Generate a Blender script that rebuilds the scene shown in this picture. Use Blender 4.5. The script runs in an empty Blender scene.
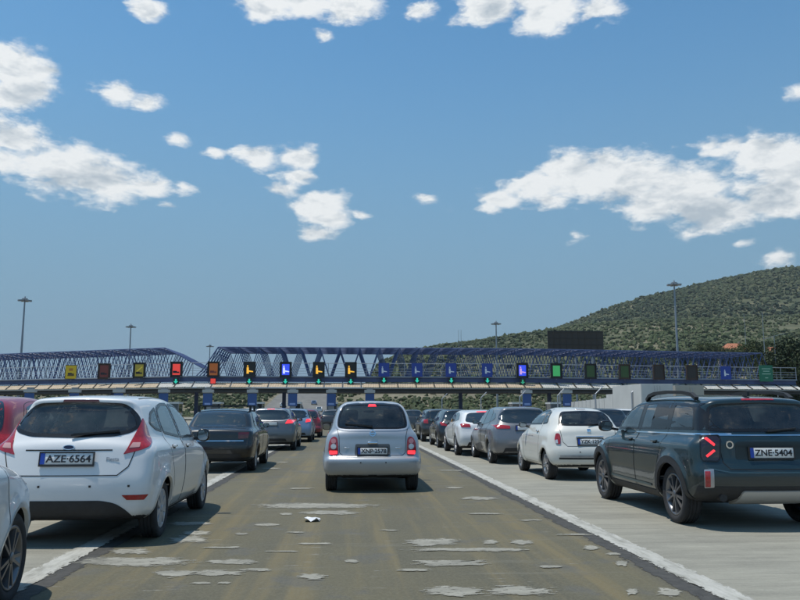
import bpy, bmesh, math, random
import numpy as np
from mathutils import Vector, Matrix, noise as mnoise

# ------------------------------------------------------------------ camera, sky, sun, exposure
scene = bpy.context.scene
CAM_H = 1.35
FPX = 780.0                       # focal length in pixels of the 800x600 photograph
YAW = math.radians(-3.89)         # lanes run along +Y, camera looks a little to the right of them
PITCH = math.radians(8.1)
cam_data = bpy.data.cameras.new('camera')
cam_data.sensor_width = 36.0
cam_data.lens = 36.0 * FPX / 800.0
cam_data.clip_start = 0.05
cam_data.clip_end = 20000
cam = bpy.data.objects.new('camera', cam_data)
scene.collection.objects.link(cam)
cam.location = (0, 0, CAM_H)
cam.rotation_euler = (math.radians(90) + PITCH, 0, YAW)
scene.camera = cam
CAM_R = cam.rotation_euler.to_matrix()

SUN_EL = math.radians(73)
SUN_TO = Vector((-0.99, 0.10, 0)).normalized() * math.cos(SUN_EL) + Vector((0, 0, math.sin(SUN_EL)))
sun_data = bpy.data.lights.new('sun', 'SUN')
sun_data.energy = 4.1
sun_data.angle = math.radians(0.53)
sun_data.color = (1.0, 0.945, 0.86)
sun = bpy.data.objects.new('sun', sun_data)
scene.collection.objects.link(sun)
sun.rotation_euler = (-SUN_TO).to_track_quat('-Z', 'Y').to_euler()
scene.view_settings.view_transform = 'Standard'
scene.view_settings.look = 'None'
scene.view_settings.gamma = 1.0
scene.view_settings.exposure = -0.1
scene.view_settings.use_curve_mapping = False
scene.cycles.transparent_max_bounces = 24
scene.cycles.max_bounces = 8


def pix_dir(px, py):
    return (CAM_R @ Vector(((px - 400) / FPX, (300 - py) / FPX, -1))).normalized()


def ground(px, py, z=0.0):
    d = pix_dir(px, py)
    t = (z - CAM_H) / d.z
    return Vector((0, 0, CAM_H)) + d * t


def at_depth(px, py, Y):
    d = pix_dir(px, py)
    return Vector((0, 0, CAM_H)) + d * (Y / d.y)


# ------------------------------------------------------------------ world: sky with cumulus
def build_world():
    w = bpy.data.worlds.new('World')
    scene.world = w
    w.use_nodes = True
    nt = w.node_tree
    N, Lk = nt.nodes, nt.links
    N.clear()
    out = N.new('ShaderNodeOutputWorld')
    sky = N.new('ShaderNodeTexSky')
    sky.sky_type = 'NISHITA'
    sky.sun_disc = False
    sky.sun_elevation = SUN_EL
    sky.sun_rotation = math.atan2(SUN_TO.x, SUN_TO.y)
    sky.air_density = 1.0
    sky.dust_density = 0.35
    sky.ozone_density = 1.0
    geo = N.new('ShaderNodeTexCoord')

    def math_(op, a, b=None, c=None, clamp=False):
        n = N.new('ShaderNodeMath'); n.operation = op; n.use_clamp = clamp
        for i, v in enumerate((a, b, c)):
            if v is None: continue
            if isinstance(v, (int, float)): n.inputs[i].default_value = v
            else: Lk.new(v, n.inputs[i])
        return n.outputs[0]

    sep = N.new('ShaderNodeSeparateXYZ'); Lk.new(geo.outputs['Generated'], sep.inputs[0])
    az = math_('ARCTAN2', sep.outputs[0], sep.outputs[1])
    el = math_('ARCSINE', sep.outputs[2])
    comb = N.new('ShaderNodeCombineXYZ')
    Lk.new(az, comb.inputs[0]); Lk.new(math_('MULTIPLY', el, 2.1), comb.inputs[1])

    # cumulus drawn as groups of puffs given by direction (azimuth, elevation) and angular size
    puffs = []

    def puff(px, py, rx, ry, wgt=1.0):
        d = pix_dir(px, py)
        puffs.append((math.atan2(d.x, d.y), math.asin(d.z), rx / FPX * 1.05, ry / FPX * 1.0, (.28 + wgt * .9) if wgt > .41 or wgt < .2 else wgt))
    for p in CLOUD_PUFFS:
        puff(*p)
    warp = N.new('ShaderNodeTexNoise'); warp.inputs['Scale'].default_value = 26; warp.inputs['Detail'].default_value = 3
    Lk.new(comb.outputs[0], warp.inputs['Vector'])
    wv = N.new('ShaderNodeVectorMath'); wv.operation = 'SUBTRACT'
    Lk.new(warp.outputs['Color'], wv.inputs[0]); wv.inputs[1].default_value = (0.5, 0.5, 0.5)
    ws = N.new('ShaderNodeVectorMath'); ws.operation = 'SCALE'; ws.inputs['Scale'].default_value = 0.028
    Lk.new(wv.outputs[0], ws.inputs[0])
    wp = N.new('ShaderNodeVectorMath'); wp.operation = 'ADD'
    Lk.new(comb.outputs[0], wp.inputs[0]); Lk.new(ws.outputs[0], wp.inputs[1])

    def field(vec):
        acc = None
        for (a, e, rx, ry, wg) in puffs:
            l = N.new('ShaderNodeVectorMath'); l.operation = 'DISTANCE'
            Lk.new(vec, l.inputs[0]); l.inputs[1].default_value = (a, e * 2.1, 0)
            r = math.sqrt(rx * ry * 2.1) * 1.06
            v = math_('MULTIPLY_ADD', l.outputs['Value'], -wg / r, wg)
            acc = v if acc is None else math_('SMOOTH_MAX', acc, v, 0.22)
        return acc
    f = field(wp.outputs[0])
    # clouds all round the sky outside the part the photograph shows, same kind and cover
    big = N.new('ShaderNodeTexNoise'); big.inputs['Scale'].default_value = 3.2; big.inputs['Detail'].default_value = 2
    Lk.new(wp.outputs[0], big.inputs['Vector'])
    bg = math_('MULTIPLY', math_('SUBTRACT', big.outputs['Fac'], 0.60), 3.2)
    # only outside the seen window
    inx = math_('SMOOTH_MIN', math_('SUBTRACT', 0.62, math_('ABSOLUTE', math_('SUBTRACT', az, 0.068))),
                math_('SUBTRACT', 0.58, el), 0.02)
    gate = math_('MULTIPLY', inx, -14.0, clamp=False)
    gate = math_('MINIMUM', gate, 0.0)
    gate2 = math_('MULTIPLY', math_('MAXIMUM', math_('MULTIPLY', inx, 14.0), 0.0), -1.0)
    f = math_('MAXIMUM', f, math_('ADD', bg, gate2))
    def nz(vec, sc, det, ro):
        n = N.new('ShaderNodeTexNoise'); n.inputs['Scale'].default_value = sc; n.inputs['Detail'].default_value = det; n.inputs['Roughness'].default_value = ro
        Lk.new(vec, n.inputs['Vector']); return n.outputs['Fac']
    n1 = nz(comb.outputs[0], 13, 7, .58)
    n2 = nz(wp.outputs[0], 46, 6, .62)
    dens = math_('ADD', f, math_('MULTIPLY_ADD', n1, 2.6, -1.30))
    dens = math_('ADD', dens, math_('MULTIPLY_ADD', n2, 1.1, -0.55))
    mr = N.new('ShaderNodeMapRange'); mr.interpolation_type = 'SMOOTHSTEP'
    mr.inputs['From Min'].default_value = -0.02; mr.inputs['From Max'].default_value = 0.78
    mr.inputs['To Max'].default_value = 0.95
    Lk.new(dens, mr.inputs['Value'])
    thick = N.new('ShaderNodeMapRange'); thick.interpolation_type = 'SMOOTHSTEP'
    thick.inputs['From Min'].default_value = 0.45; thick.inputs['From Max'].default_value = 1.7
    Lk.new(dens, thick.inputs['Value'])
    # relief of the billows: the same noise looked up a little towards the sun
    sh = N.new('ShaderNodeVectorMath'); sh.operation = 'ADD'; Lk.new(wp.outputs[0], sh.inputs[0]); sh.inputs[1].default_value = (-.006, .020, 0)
    n3 = nz(sh.outputs[0], 46, 4, .62)
    sh2 = N.new('ShaderNodeVectorMath'); sh2.operation = 'ADD'; Lk.new(comb.outputs[0], sh2.inputs[0]); sh2.inputs[1].default_value = (-.012, .045, 0)
    n4 = nz(sh2.outputs[0], 13, 4, .58)
    rel = math_('ADD', math_('SUBTRACT', n3, n2), math_('MULTIPLY', math_('SUBTRACT', n4, n1), 1.8))
    puffs.clear()
    for p in CLOUD_BASES: puff(*p)
    base = math_('MULTIPLY', math_('MAXIMUM', field(wp.outputs[0]), 0.0), 2.4)
    tb = math_('MULTIPLY_ADD', rel, 1.5, math_('ADD', math_('MULTIPLY', thick.outputs[0], .45), base), clamp=True)
    cc = N.new('ShaderNodeMix'); cc.data_type = 'RGBA'
    cc.inputs['A'].default_value = (8.5, 8.7, 8.7, 1)
    cc.inputs['B'].default_value = (4.5, 5.15, 5.7, 1)
    Lk.new(tb, cc.inputs['Factor'])
    tint = N.new('ShaderNodeMix'); tint.data_type = 'RGBA'; tint.blend_type = 'MULTIPLY'
    tint.inputs['Factor'].default_value = 1.0
    tint.inputs['B'].default_value = SKY_TINT
    Lk.new(sky.outputs[0], tint.inputs['A'])
    hz = N.new('ShaderNodeMapRange'); hz.interpolation_type = 'SMOOTHERSTEP'      # pale haze low over the horizon
    hz.inputs['From Min'].default_value = -0.02; hz.inputs['From Max'].default_value = 0.60
    hz.inputs['To Min'].default_value = 1.0; hz.inputs['To Max'].default_value = 0.0
    Lk.new(el, hz.inputs['Value'])
    hm = N.new('ShaderNodeMix'); hm.data_type = 'RGBA'; hm.inputs['B'].default_value = HORIZON
    Lk.new(hz.outputs[0], hm.inputs['Factor']); Lk.new(tint.outputs['Result'], hm.inputs['A'])
    tint = hm
    mix = N.new('ShaderNodeMix'); mix.data_type = 'RGBA'
    Lk.new(mr.outputs[0], mix.inputs['Factor'])
    Lk.new(tint.outputs['Result'], mix.inputs['A']); Lk.new(cc.outputs['Result'], mix.inputs['B'])
    bgn = N.new('ShaderNodeBackground'); bgn.inputs['Strength'].default_value = 0.115
    Lk.new(mix.outputs['Result'], bgn.inputs['Color'])
    Lk.new(bgn.outputs[0], out.inputs['Surface'])
    w.cycles.sampling_method = 'MANUAL'
    w.cycles.sample_map_resolution = 512


SKY_TINT = (0.70, 1.20, 1.33, 1)
HORIZON = (1.93, 3.22, 4.35, 1)
# (pixel x, pixel y, half width, half height, weight) of each puff
CLOUD_PUFFS = [
    (150, 10, 20, 9, .9), (262, 4, 34, 14, 1.2), (345, 6, 30, 22, 1.3), (322, 35, 8, 8, .7), (424, 8, 17, 14, 1),
    (490, 8, 36, 22, 1.3), (545, 10, 48, 20, 1.3), (600, 6, 34, 14, 1.1), (300, 0, 50, 10, 1),
    (14, 66, 32, 26, 1.25), (28, 88, 26, 20, 1.1), (44, 70, 26, 10, .9), (5, 95, 20, 20, 1.2),
    (116, 93, 30, 10, 1), (145, 102, 24, 9, .9),
    (10, 140, 36, 26, 1.3), (60, 170, 48, 26, 1.35), (105, 180, 52, 22, 1.3), (150, 184, 30, 9, .85), (185, 187, 18, 5, .5), (0, 160, 30, 18, 1.1),
    (177, 140, 11, 8, .75), (216, 153, 9, 8, .8), (168, 205, 10, 5, .5), (258, 208, 8, 4, .3),
    (258, 155, 28, 13, 1.05), (300, 158, 30, 12, 1.05), (300, 176, 22, 14, 1.1), (318, 204, 32, 18, 1.2), (330, 218, 30, 10, 1), (362, 215, 12, 6, .7), (318, 233, 26, 8, .85), (286, 190, 18, 10, .8), (270, 205, 8, 5, .4),
    (430, 199, 12, 10, .85), (448, 210, 10, 5, .4),
    (500, 198, 20, 14, .8), (490, 208, 12, 9, .6), (530, 185, 26, 20, 1.15), (548, 202, 22, 10, .8),
    (575, 172, 44, 28, 1.35), (600, 165, 30, 24, 1.3), (628, 180, 50, 34, 1.4), (678, 188, 46, 34, 1.4), (722, 212, 46, 22, 1.3), (650, 206, 52, 15, 1.0),
    (768, 152, 30, 28, 1.4), (778, 195, 36, 36, 1.4), (708, 146, 18, 8, .8), (728, 146, 20, 9, .9), (745, 240, 14, 5, .45), (800, 170, 30, 50, 1.4),
    (799, 90, 8, 9, .5), (778, 259, 16, 8, .7), (575, 236, 12, 5, .42),
]
# grey undersides of the larger clouds
CLOUD_BASES = [(690, 214, 62, 15, .4), (772, 205, 34, 22, .4), (620, 198, 34, 10, .3), (60, 186, 50, 10, .25), (20, 95, 22, 9, .2), (340, 18, 22, 8, .2)]
build_world()

# ------------------------------------------------------------------ small helpers
COL = scene.collection
MATS = {}


def link(o, parent=None):
    COL.objects.link(o)
    if parent is not None:
        o.parent = parent
    return o


def tag(o, label=None, cat=None, group=None, kind=None):
    if label: o['label'] = label
    if cat: o['category'] = cat
    if group: o['group'] = group
    if kind: o['kind'] = kind
    return o


def empty(name, loc=(0, 0, 0), rz=0.0):
    o = bpy.data.objects.new(name, None)
    o.empty_display_size = 0.2
    o.location = loc
    o.rotation_euler = (0, 0, rz)
    return link(o)


def mesh_obj(name, verts, faces, mat=None, parent=None, smooth=False):
    me = bpy.data.meshes.new(name)
    me.from_pydata([tuple(v) for v in verts], [], [tuple(f) for f in faces])
    if mat is not None: me.materials.append(mat)
    if smooth:
        me.shade_smooth()
    o = bpy.data.objects.new(name, me)
    return link(o, parent)


def np_mesh(name, V, F, mat, parent=None, normals=None, smooth=True, mat_idx=None):
    """V (n,3), F (m,k) arrays of equal-sided faces"""
    me = bpy.data.meshes.new(name)
    V = np.asarray(V, dtype=np.float32); F = np.asarray(F, dtype=np.int32)
    k = F.shape[1]
    me.vertices.add(len(V)); me.vertices.foreach_set('co', V.ravel())
    me.loops.add(F.size); me.loops.foreach_set('vertex_index', F.ravel())
    me.polygons.add(len(F)); me.polygons.foreach_set('loop_start', np.arange(0, F.size, k, dtype=np.int32))
    me.update(calc_edges=True)
    me.polygons.foreach_set('use_smooth', np.full(len(F), smooth))
    for m in (mat if isinstance(mat, (list, tuple)) else [mat]):
        me.materials.append(m)
    if mat_idx is not None: me.polygons.foreach_set('material_index', mat_idx)
    if normals is not None:
        me.normals_split_custom_set_from_vertices([tuple(n) for n in np.asarray(normals)])
    o = bpy.data.objects.new(name, me)
    return link(o, parent)


class MB:
    """collects boxes, bars and tubes for one mesh"""
    def __init__(s): s.v = []; s.f = []

    def box(s, x0, x1, y0, y1, z0, z1):
        b = len(s.v)
        s.v += [(x0, y0, z0), (x1, y0, z0), (x1, y1, z0), (x0, y1, z0), (x0, y0, z1), (x1, y0, z1), (x1, y1, z1), (x0, y1, z1)]
        s.f += [(b, b + 3, b + 2, b + 1), (b + 4, b + 5, b + 6, b + 7), (b, b + 1, b + 5, b + 4), (b + 1, b + 2, b + 6, b + 5), (b + 2, b + 3, b + 7, b + 6), (b + 3, b, b + 4, b + 7)]
        return s

    def tube(s, p, q, r, n=6, r2=None, cap=True):
        p = Vector(p); q = Vector(q); r2 = r if r2 is None else r2
        d = (q - p).normalized()
        a = d.orthogonal().normalized(); c = d.cross(a)
        b = len(s.v)
        for (o, rr) in ((p, r), (q, r2)):
            for i in range(n):
                t = 2 * math.pi * (i + .5) / n
                s.v.append(tuple(o + (a * math.cos(t) + c * math.sin(t)) * rr))
        for i in range(n):
            j = (i + 1) % n
            s.f.append((b + i, b + j, b + n + j, b + n + i))
        if cap:
            s.f.append(tuple(b + i for i in reversed(range(n)))); s.f.append(tuple(b + n + i for i in range(n)))
        return s

    def bar(s, p, q, w, h):
        p = Vector(p); q = Vector(q)
        d = (q - p).normalized()
        up = Vector((0, 0, 1)) if abs(d.z) < .95 else Vector((0, 1, 0))
        a = d.cross(up).normalized(); c = a.cross(d)
        b = len(s.v)
        for o in (p, q):
            for (i, j) in ((-1, -1), (1, -1), (1, 1), (-1, 1)):
                s.v.append(tuple(o + a * (i * w / 2) + c * (j * h / 2)))
        s.f += [(b, b + 3, b + 2, b + 1), (b + 4, b + 5, b + 6, b + 7), (b, b + 1, b + 5, b + 4), (b + 1, b + 2, b + 6, b + 5), (b + 2, b + 3, b + 7, b + 6), (b + 3, b, b + 4, b + 7)]
        return s

    def prism(s, poly, axis, a0, a1):
        """poly 2D extruded along axis 'x','y','z' from a0 to a1"""
        b = len(s.v); n = len(poly)
        for a in (a0, a1):
            for (u, v) in poly:
                s.v.append({'x': (a, u, v), 'y': (u, a, v), 'z': (u, v, a)}[axis])
        s.f.append(tuple(b + i for i in reversed(range(n)))); s.f.append(tuple(b + n + i for i in range(n)))
        for i in range(n):
            j = (i + 1) % n
            s.f.append((b + i, b + j, b + n + j, b + n + i))
        return s

    def build(s, name, mat, parent=None, smooth=False):
        o = mesh_obj(name, s.v, s.f, mat, parent, smooth)
        bm = bmesh.new(); bm.from_mesh(o.data); bmesh.ops.recalc_face_normals(bm, faces=bm.faces); bm.to_mesh(o.data); bm.free()
        return o


def rbox(name, c, s, r, mat, parent=None, seg=2, rot=None, taper=None):
    """rounded box; taper scales the top in x,y"""
    bm = bmesh.new()
    bmesh.ops.create_cube(bm, size=1)
    for v in bm.verts:
        f = 1.0
        if taper and v.co.z > 0: f = taper
        v.co = Vector((v.co.x * s[0] * f, v.co.y * s[1] * f, v.co.z * s[2]))
    bmesh.ops.bevel(bm, geom=bm.edges[:] + bm.verts[:], offset=r, segments=seg, profile=.5, affect='EDGES')
    M = Matrix.Translation(c)
    if rot is not None: M = M @ rot.to_4x4()
    bm.transform(M)
    me = bpy.data.meshes.new(name); bm.to_mesh(me); bm.free()
    me.shade_smooth(); me.materials.append(mat)
    return link(bpy.data.objects.new(name, me), parent)


def copy_tree(o, parent=None):
    c = o.copy(); COL.objects.link(c); c.parent = parent
    for ch in list(o.children): copy_tree(ch, c)
    return c


# ------------------------------------------------------------------ materials
def mat(name, col, rough=.5, metal=0., coat=0., noise=0., nscale=8., bump=0., bscale=60., emit=0., emit_col=None, spec=.5, coat_rough=.03):
    if name in MATS: return MATS[name]
    m = bpy.data.materials.new(name); m.use_nodes = True
    nt = m.node_tree; b = nt.nodes['Principled BSDF']
    c4 = (*col, 1)
    b.inputs['Base Color'].default_value = c4
    b.inputs['Roughness'].default_value = rough
    b.inputs['Metallic'].default_value = metal
    b.inputs['Specular IOR Level'].default_value = spec
    b.inputs['Coat Weight'].default_value = coat
    b.inputs['Coat Roughness'].default_value = coat_rough
    tc = nt.nodes.new('ShaderNodeTexCoord')
    if noise > 0:
        n = nt.nodes.new('ShaderNodeTexNoise'); n.inputs['Scale'].default_value = nscale; n.inputs['Detail'].default_value = 5
        nt.links.new(tc.outputs['Object'], n.inputs['Vector'])
        r = nt.nodes.new('ShaderNodeValToRGB')
        r.color_ramp.elements[0].position = .3; r.color_ramp.elements[1].position = .7
        r.color_ramp.elements[0].color = (*[x * (1 - noise) for x in col], 1)
        r.color_ramp.elements[1].color = (*[min(1, x * (1 + noise)) for x in col], 1)
        nt.links.new(n.outputs['Fac'], r.inputs[0]); nt.links.new(r.outputs[0], b.inputs['Base Color'])
        mr = nt.nodes.new('ShaderNodeMapRange'); mr.inputs['To Min'].default_value = max(0, rough - noise * .3); mr.inputs['To Max'].default_value = min(1, rough + noise * .3)
        nt.links.new(n.outputs['Fac'], mr.inputs['Value']); nt.links.new(mr.outputs[0], b.inputs['Roughness'])
    if bump > 0:
        n2 = nt.nodes.new('ShaderNodeTexNoise'); n2.inputs['Scale'].default_value = bscale; n2.inputs['Detail'].default_value = 4
        nt.links.new(tc.outputs['Object'], n2.inputs['Vector'])
        bp = nt.nodes.new('ShaderNodeBump'); bp.inputs['Strength'].default_value = bump; bp.inputs['Distance'].default_value = .02
        nt.links.new(n2.outputs['Fac'], bp.inputs['Height']); nt.links.new(bp.outputs[0], b.inputs['Normal'])
    if emit > 0:
        b.inputs['Emission Color'].default_value = (*(emit_col or col), 1)
        b.inputs['Emission Strength'].default_value = emit
    MATS[name] = m
    return m


def paint(name, col, metal=0.0, rough=.32, dirt=.12):
    """car paint with clear coat and a film of road dust lower down"""
    if name in MATS: return MATS[name]
    m = bpy.data.materials.new(name); m.use_nodes = True
    nt = m.node_tree; b = nt.nodes['Principled BSDF']; Lk = nt.links
    b.inputs['Metallic'].default_value = metal
    b.inputs['Coat Weight'].default_value = .9; b.inputs['Coat Roughness'].default_value = .04
    tc = nt.nodes.new('ShaderNodeTexCoord')
    n = nt.nodes.new('ShaderNodeTexNoise'); n.inputs['Scale'].default_value = 3.5; n.inputs['Detail'].default_value = 7; n.inputs['Roughness'].default_value = .65
    Lk.new(tc.outputs['Object'], n.inputs['Vector'])
    sp = nt.nodes.new('ShaderNodeSeparateXYZ'); Lk.new(tc.outputs['Object'], sp.inputs[0])
    zr = nt.nodes.new('ShaderNodeMapRange'); zr.inputs['From Min'].default_value = .75; zr.inputs['From Max'].default_value = .2
    zr.inputs['To Min'].default_value = .25; zr.inputs['To Max'].default_value = 1.6
    Lk.new(sp.outputs[2], zr.inputs['Value'])
    mm = nt.nodes.new('ShaderNodeMath'); mm.operation = 'MULTIPLY'; Lk.new(n.outputs['Fac'], mm.inputs[0]); Lk.new(zr.outputs[0], mm.inputs[1])
    m2 = nt.nodes.new('ShaderNodeMath'); m2.operation = 'MULTIPLY'; m2.inputs[1].default_value = dirt * 2; m2.use_clamp = True; Lk.new(mm.outputs[0], m2.inputs[0])
    mx = nt.nodes.new('ShaderNodeMix'); mx.data_type = 'RGBA'; mx.inputs['A'].default_value = (*col, 1); mx.inputs['B'].default_value = (.24, .22, .19, 1)
    Lk.new(m2.outputs[0], mx.inputs['Factor']); Lk.new(mx.outputs['Result'], b.inputs['Base Color'])
    rr = nt.nodes.new('ShaderNodeMath'); rr.operation = 'MULTIPLY_ADD'; rr.inputs[1].default_value = .5; rr.inputs[2].default_value = rough
    Lk.new(m2.outputs[0], rr.inputs[0]); Lk.new(rr.outputs[0], b.inputs['Roughness'])
    cr = nt.nodes.new('ShaderNodeMath'); cr.operation = 'MULTIPLY_ADD'; cr.inputs[1].default_value = .45; cr.inputs[2].default_value = .03
    Lk.new(m2.outputs[0], cr.inputs[0]); Lk.new(cr.outputs[0], b.inputs['Coat Roughness'])
    MATS[name] = m
    return m


def glass(name, tint=(.32, .38, .37)):
    if name in MATS: return MATS[name]
    m = bpy.data.materials.new(name); m.use_nodes = True
    nt = m.node_tree; N = nt.nodes; N.clear(); Lk = nt.links
    out = N.new('ShaderNodeOutputMaterial')
    tr = N.new('ShaderNodeBsdfTransparent'); tr.inputs[0].default_value = (*tint, 1)
    gl = N.new('ShaderNodeBsdfGlossy'); gl.inputs['Roughness'].default_value = .015; gl.inputs[0].default_value = (1, 1, 1, 1)
    df = N.new('ShaderNodeBsdfDiffuse'); df.inputs[0].default_value = (.32, .32, .3, 1)
    tc = N.new('ShaderNodeTexCoord'); n = N.new('ShaderNodeTexNoise'); n.inputs['Scale'].default_value = 6; n.inputs['Detail'].default_value = 6
    Lk.new(tc.outputs['Object'], n.inputs['Vector'])
    dm = N.new('ShaderNodeMapRange'); dm.inputs['From Min'].default_value = .35; dm.inputs['From Max'].default_value = .8; dm.inputs['To Min'].default_value = .015; dm.inputs['To Max'].default_value = .10
    Lk.new(n.outputs['Fac'], dm.inputs['Value'])
    m0 = N.new('ShaderNodeMixShader'); Lk.new(dm.outputs[0], m0.inputs[0]); Lk.new(tr.outputs[0], m0.inputs[1]); Lk.new(df.outputs[0], m0.inputs[2])
    fr = N.new('ShaderNodeFresnel'); fr.inputs['IOR'].default_value = 1.52
    f2 = N.new('ShaderNodeMath'); f2.operation = 'MULTIPLY_ADD'; f2.inputs[1].default_value = 1.6; f2.inputs[2].default_value = .0; f2.use_clamp = True
    Lk.new(fr.outputs[0], f2.inputs[0])
    mx = N.new('ShaderNodeMixShader')
    Lk.new(f2.outputs[0], mx.inputs[0]); Lk.new(m0.outputs[0], mx.inputs[1]); Lk.new(gl.outputs[0], mx.inputs[2])
    Lk.new(mx.outputs[0], out.inputs['Surface'])
    MATS[name] = m
    return m
# ------------------------------------------------------------------ car shapes: signed distance field -> mesh
def chaikin(P, k=2, w=.25):
    P = [np.array(p, float) for p in P]
    for _ in range(k):
        Q = []
        for i in range(len(P)):
            a, b = P[i], P[(i + 1) % len(P)]
            Q.append(a * (1 - w) + b * w); Q.append(a * w + b * (1 - w))
        P = Q
    return np.array(P)


def fillet(P, r=.03, n=4):
    P = [np.array(p, float) for p in P]; out = []
    for i in range(len(P)):
        a, b, c = P[i - 1], P[i], P[(i + 1) % len(P)]
        u = a - b; v = c - b
        lu = np.linalg.norm(u); lv = np.linalg.norm(v)
        ru = min(r, lu * .48); rv = min(r, lv * .48)
        p0 = b + u / lu * ru; p2 = b + v / lv * rv
        for j in range(n + 1):
            t = j / n
            out.append(p0 * (1 - t) ** 2 + b * 2 * t * (1 - t) + p2 * t * t)
    return np.array(out)


def dens(P, step=.04, closed=True):
    out = []; n = len(P)
    for i in range(n if closed else n - 1):
        a = np.array(P[i], float); b = np.array(P[(i + 1) % n], float)
        m = max(1, int(math.ceil(np.linalg.norm(b - a) / step)))
        for j in range(m): out.append(a + (b - a) * j / m)
    if not closed: out.append(np.array(P[-1], float))
    return np.array(out)


def poly_sdf(P, U, V):
    """signed distance (negative inside) to polygon P at arrays U,V"""
    P = np.asarray(P, float); d = np.full(U.shape, 1e9); s = np.zeros(U.shape, bool)
    n = len(P)
    for i in range(n):
        ax, ay = P[i]; bx, by = P[(i + 1) % n]
        ex, ey = bx - ax, by - ay
        wx, wy = U - ax, V - ay
        t = np.clip((wx * ex + wy * ey) / (ex * ex + ey * ey + 1e-12), 0, 1)
        d = np.minimum(d, (wx - ex * t) ** 2 + (wy - ey * t) ** 2)
        c = ((ay <= V) & (by > V)) | ((by <= V) & (ay > V))
        if abs(ey) > 1e-12:
            s ^= c & (U < ax + (V - ay) / ey * ex)
    d = np.sqrt(d)
    return np.where(s, -d, d)


def smax(a, b, k):
    h = np.maximum(k - np.abs(a - b), 0) / k
    return np.maximum(a, b) + h * h * k * .25


def smin(a, b, k): return -smax(-a, -b, k)


def bilin(G, o, h, U, V):
    fu = np.clip((U - o[0]) / h, 0, G.shape[0] - 1.001); fv = np.clip((V - o[1]) / h, 0, G.shape[1] - 1.001)
    i = fu.astype(int); j = fv.astype(int); a = fu - i; b = fv - j
    return G[i, j] * (1 - a) * (1 - b) + G[i + 1, j] * a * (1 - b) + G[i, j + 1] * (1 - a) * b + G[i + 1, j + 1] * a * b


class Field:
    def __init__(s, D, o, h):
        s.D = D.astype(np.float32); s.o = np.array(o); s.h = h
        s.G = np.stack(np.gradient(s.D, h), -1).astype(np.float32)

    def tri(s, A, P):
        f = (P - s.o) / s.h
        mx = np.array(s.D.shape) - 1.001
        f = np.clip(f, 0, mx); i = f.astype(int); t = f - i
        out = 0
        for dx in (0, 1):
            for dy in (0, 1):
                for dz in (0, 1):
                    w = (t[:, 0] if dx else 1 - t[:, 0]) * (t[:, 1] if dy else 1 - t[:, 1]) * (t[:, 2] if dz else 1 - t[:, 2])
                    a = A[i[:, 0] + dx, i[:, 1] + dy, i[:, 2] + dz]
                    out = out + (a * w[:, None] if a.ndim == 2 else a * w)
        return out

    def d(s, P): return s.tri(s.D, P)

    def n(s, P):
        g = s.tri(s.G, P); return g / (np.linalg.norm(g, axis=1, keepdims=True) + 1e-9)

    def cast(s, O, Dn, T=7.0, step=.02):
        """march rays O+t*Dn, first entry into the solid; misses go to the closest approach"""
        n = len(O); t = np.zeros(n); best = np.full(n, 9.); bt = np.zeros(n); hit = np.zeros(n, bool)
        for k in range(int(T / step)):
            act = ~hit
            if not act.any(): break
            P = O[act] + Dn[act] * t[act][:, None]
            inside_box = np.all((P > s.o) & (P < s.o + s.h * (np.array(s.D.shape) - 1)), axis=1)
            d = np.where(inside_box, s.d(P), 1.0)
            idx = np.where(act)[0]
            b = d < best[idx]; best[idx[b]] = d[b]; bt[idx[b]] = t[idx[b]]
            hit[idx[d < 0]] = True
            t[idx[d >= 0]] += step
        t = np.where(hit, t, bt)
        lo = t - step; hi = t.copy()
        for _ in range(12):
            m = (lo + hi) / 2; d = s.d(O + Dn * m[:, None])
            ins = d < 0; hi = np.where(ins & hit, m, hi); lo = np.where(ins | ~hit, lo, m)
        t = np.where(hit, hi, t)
        return O + Dn * t[:, None], hit

    def snap(s, P, it=4):
        for _ in range(it):
            g = s.tri(s.G, P); d = s.d(P)
            P = P - (d / (np.sum(g * g, 1) + 1e-6))[:, None] * g * .8
        return P


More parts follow.
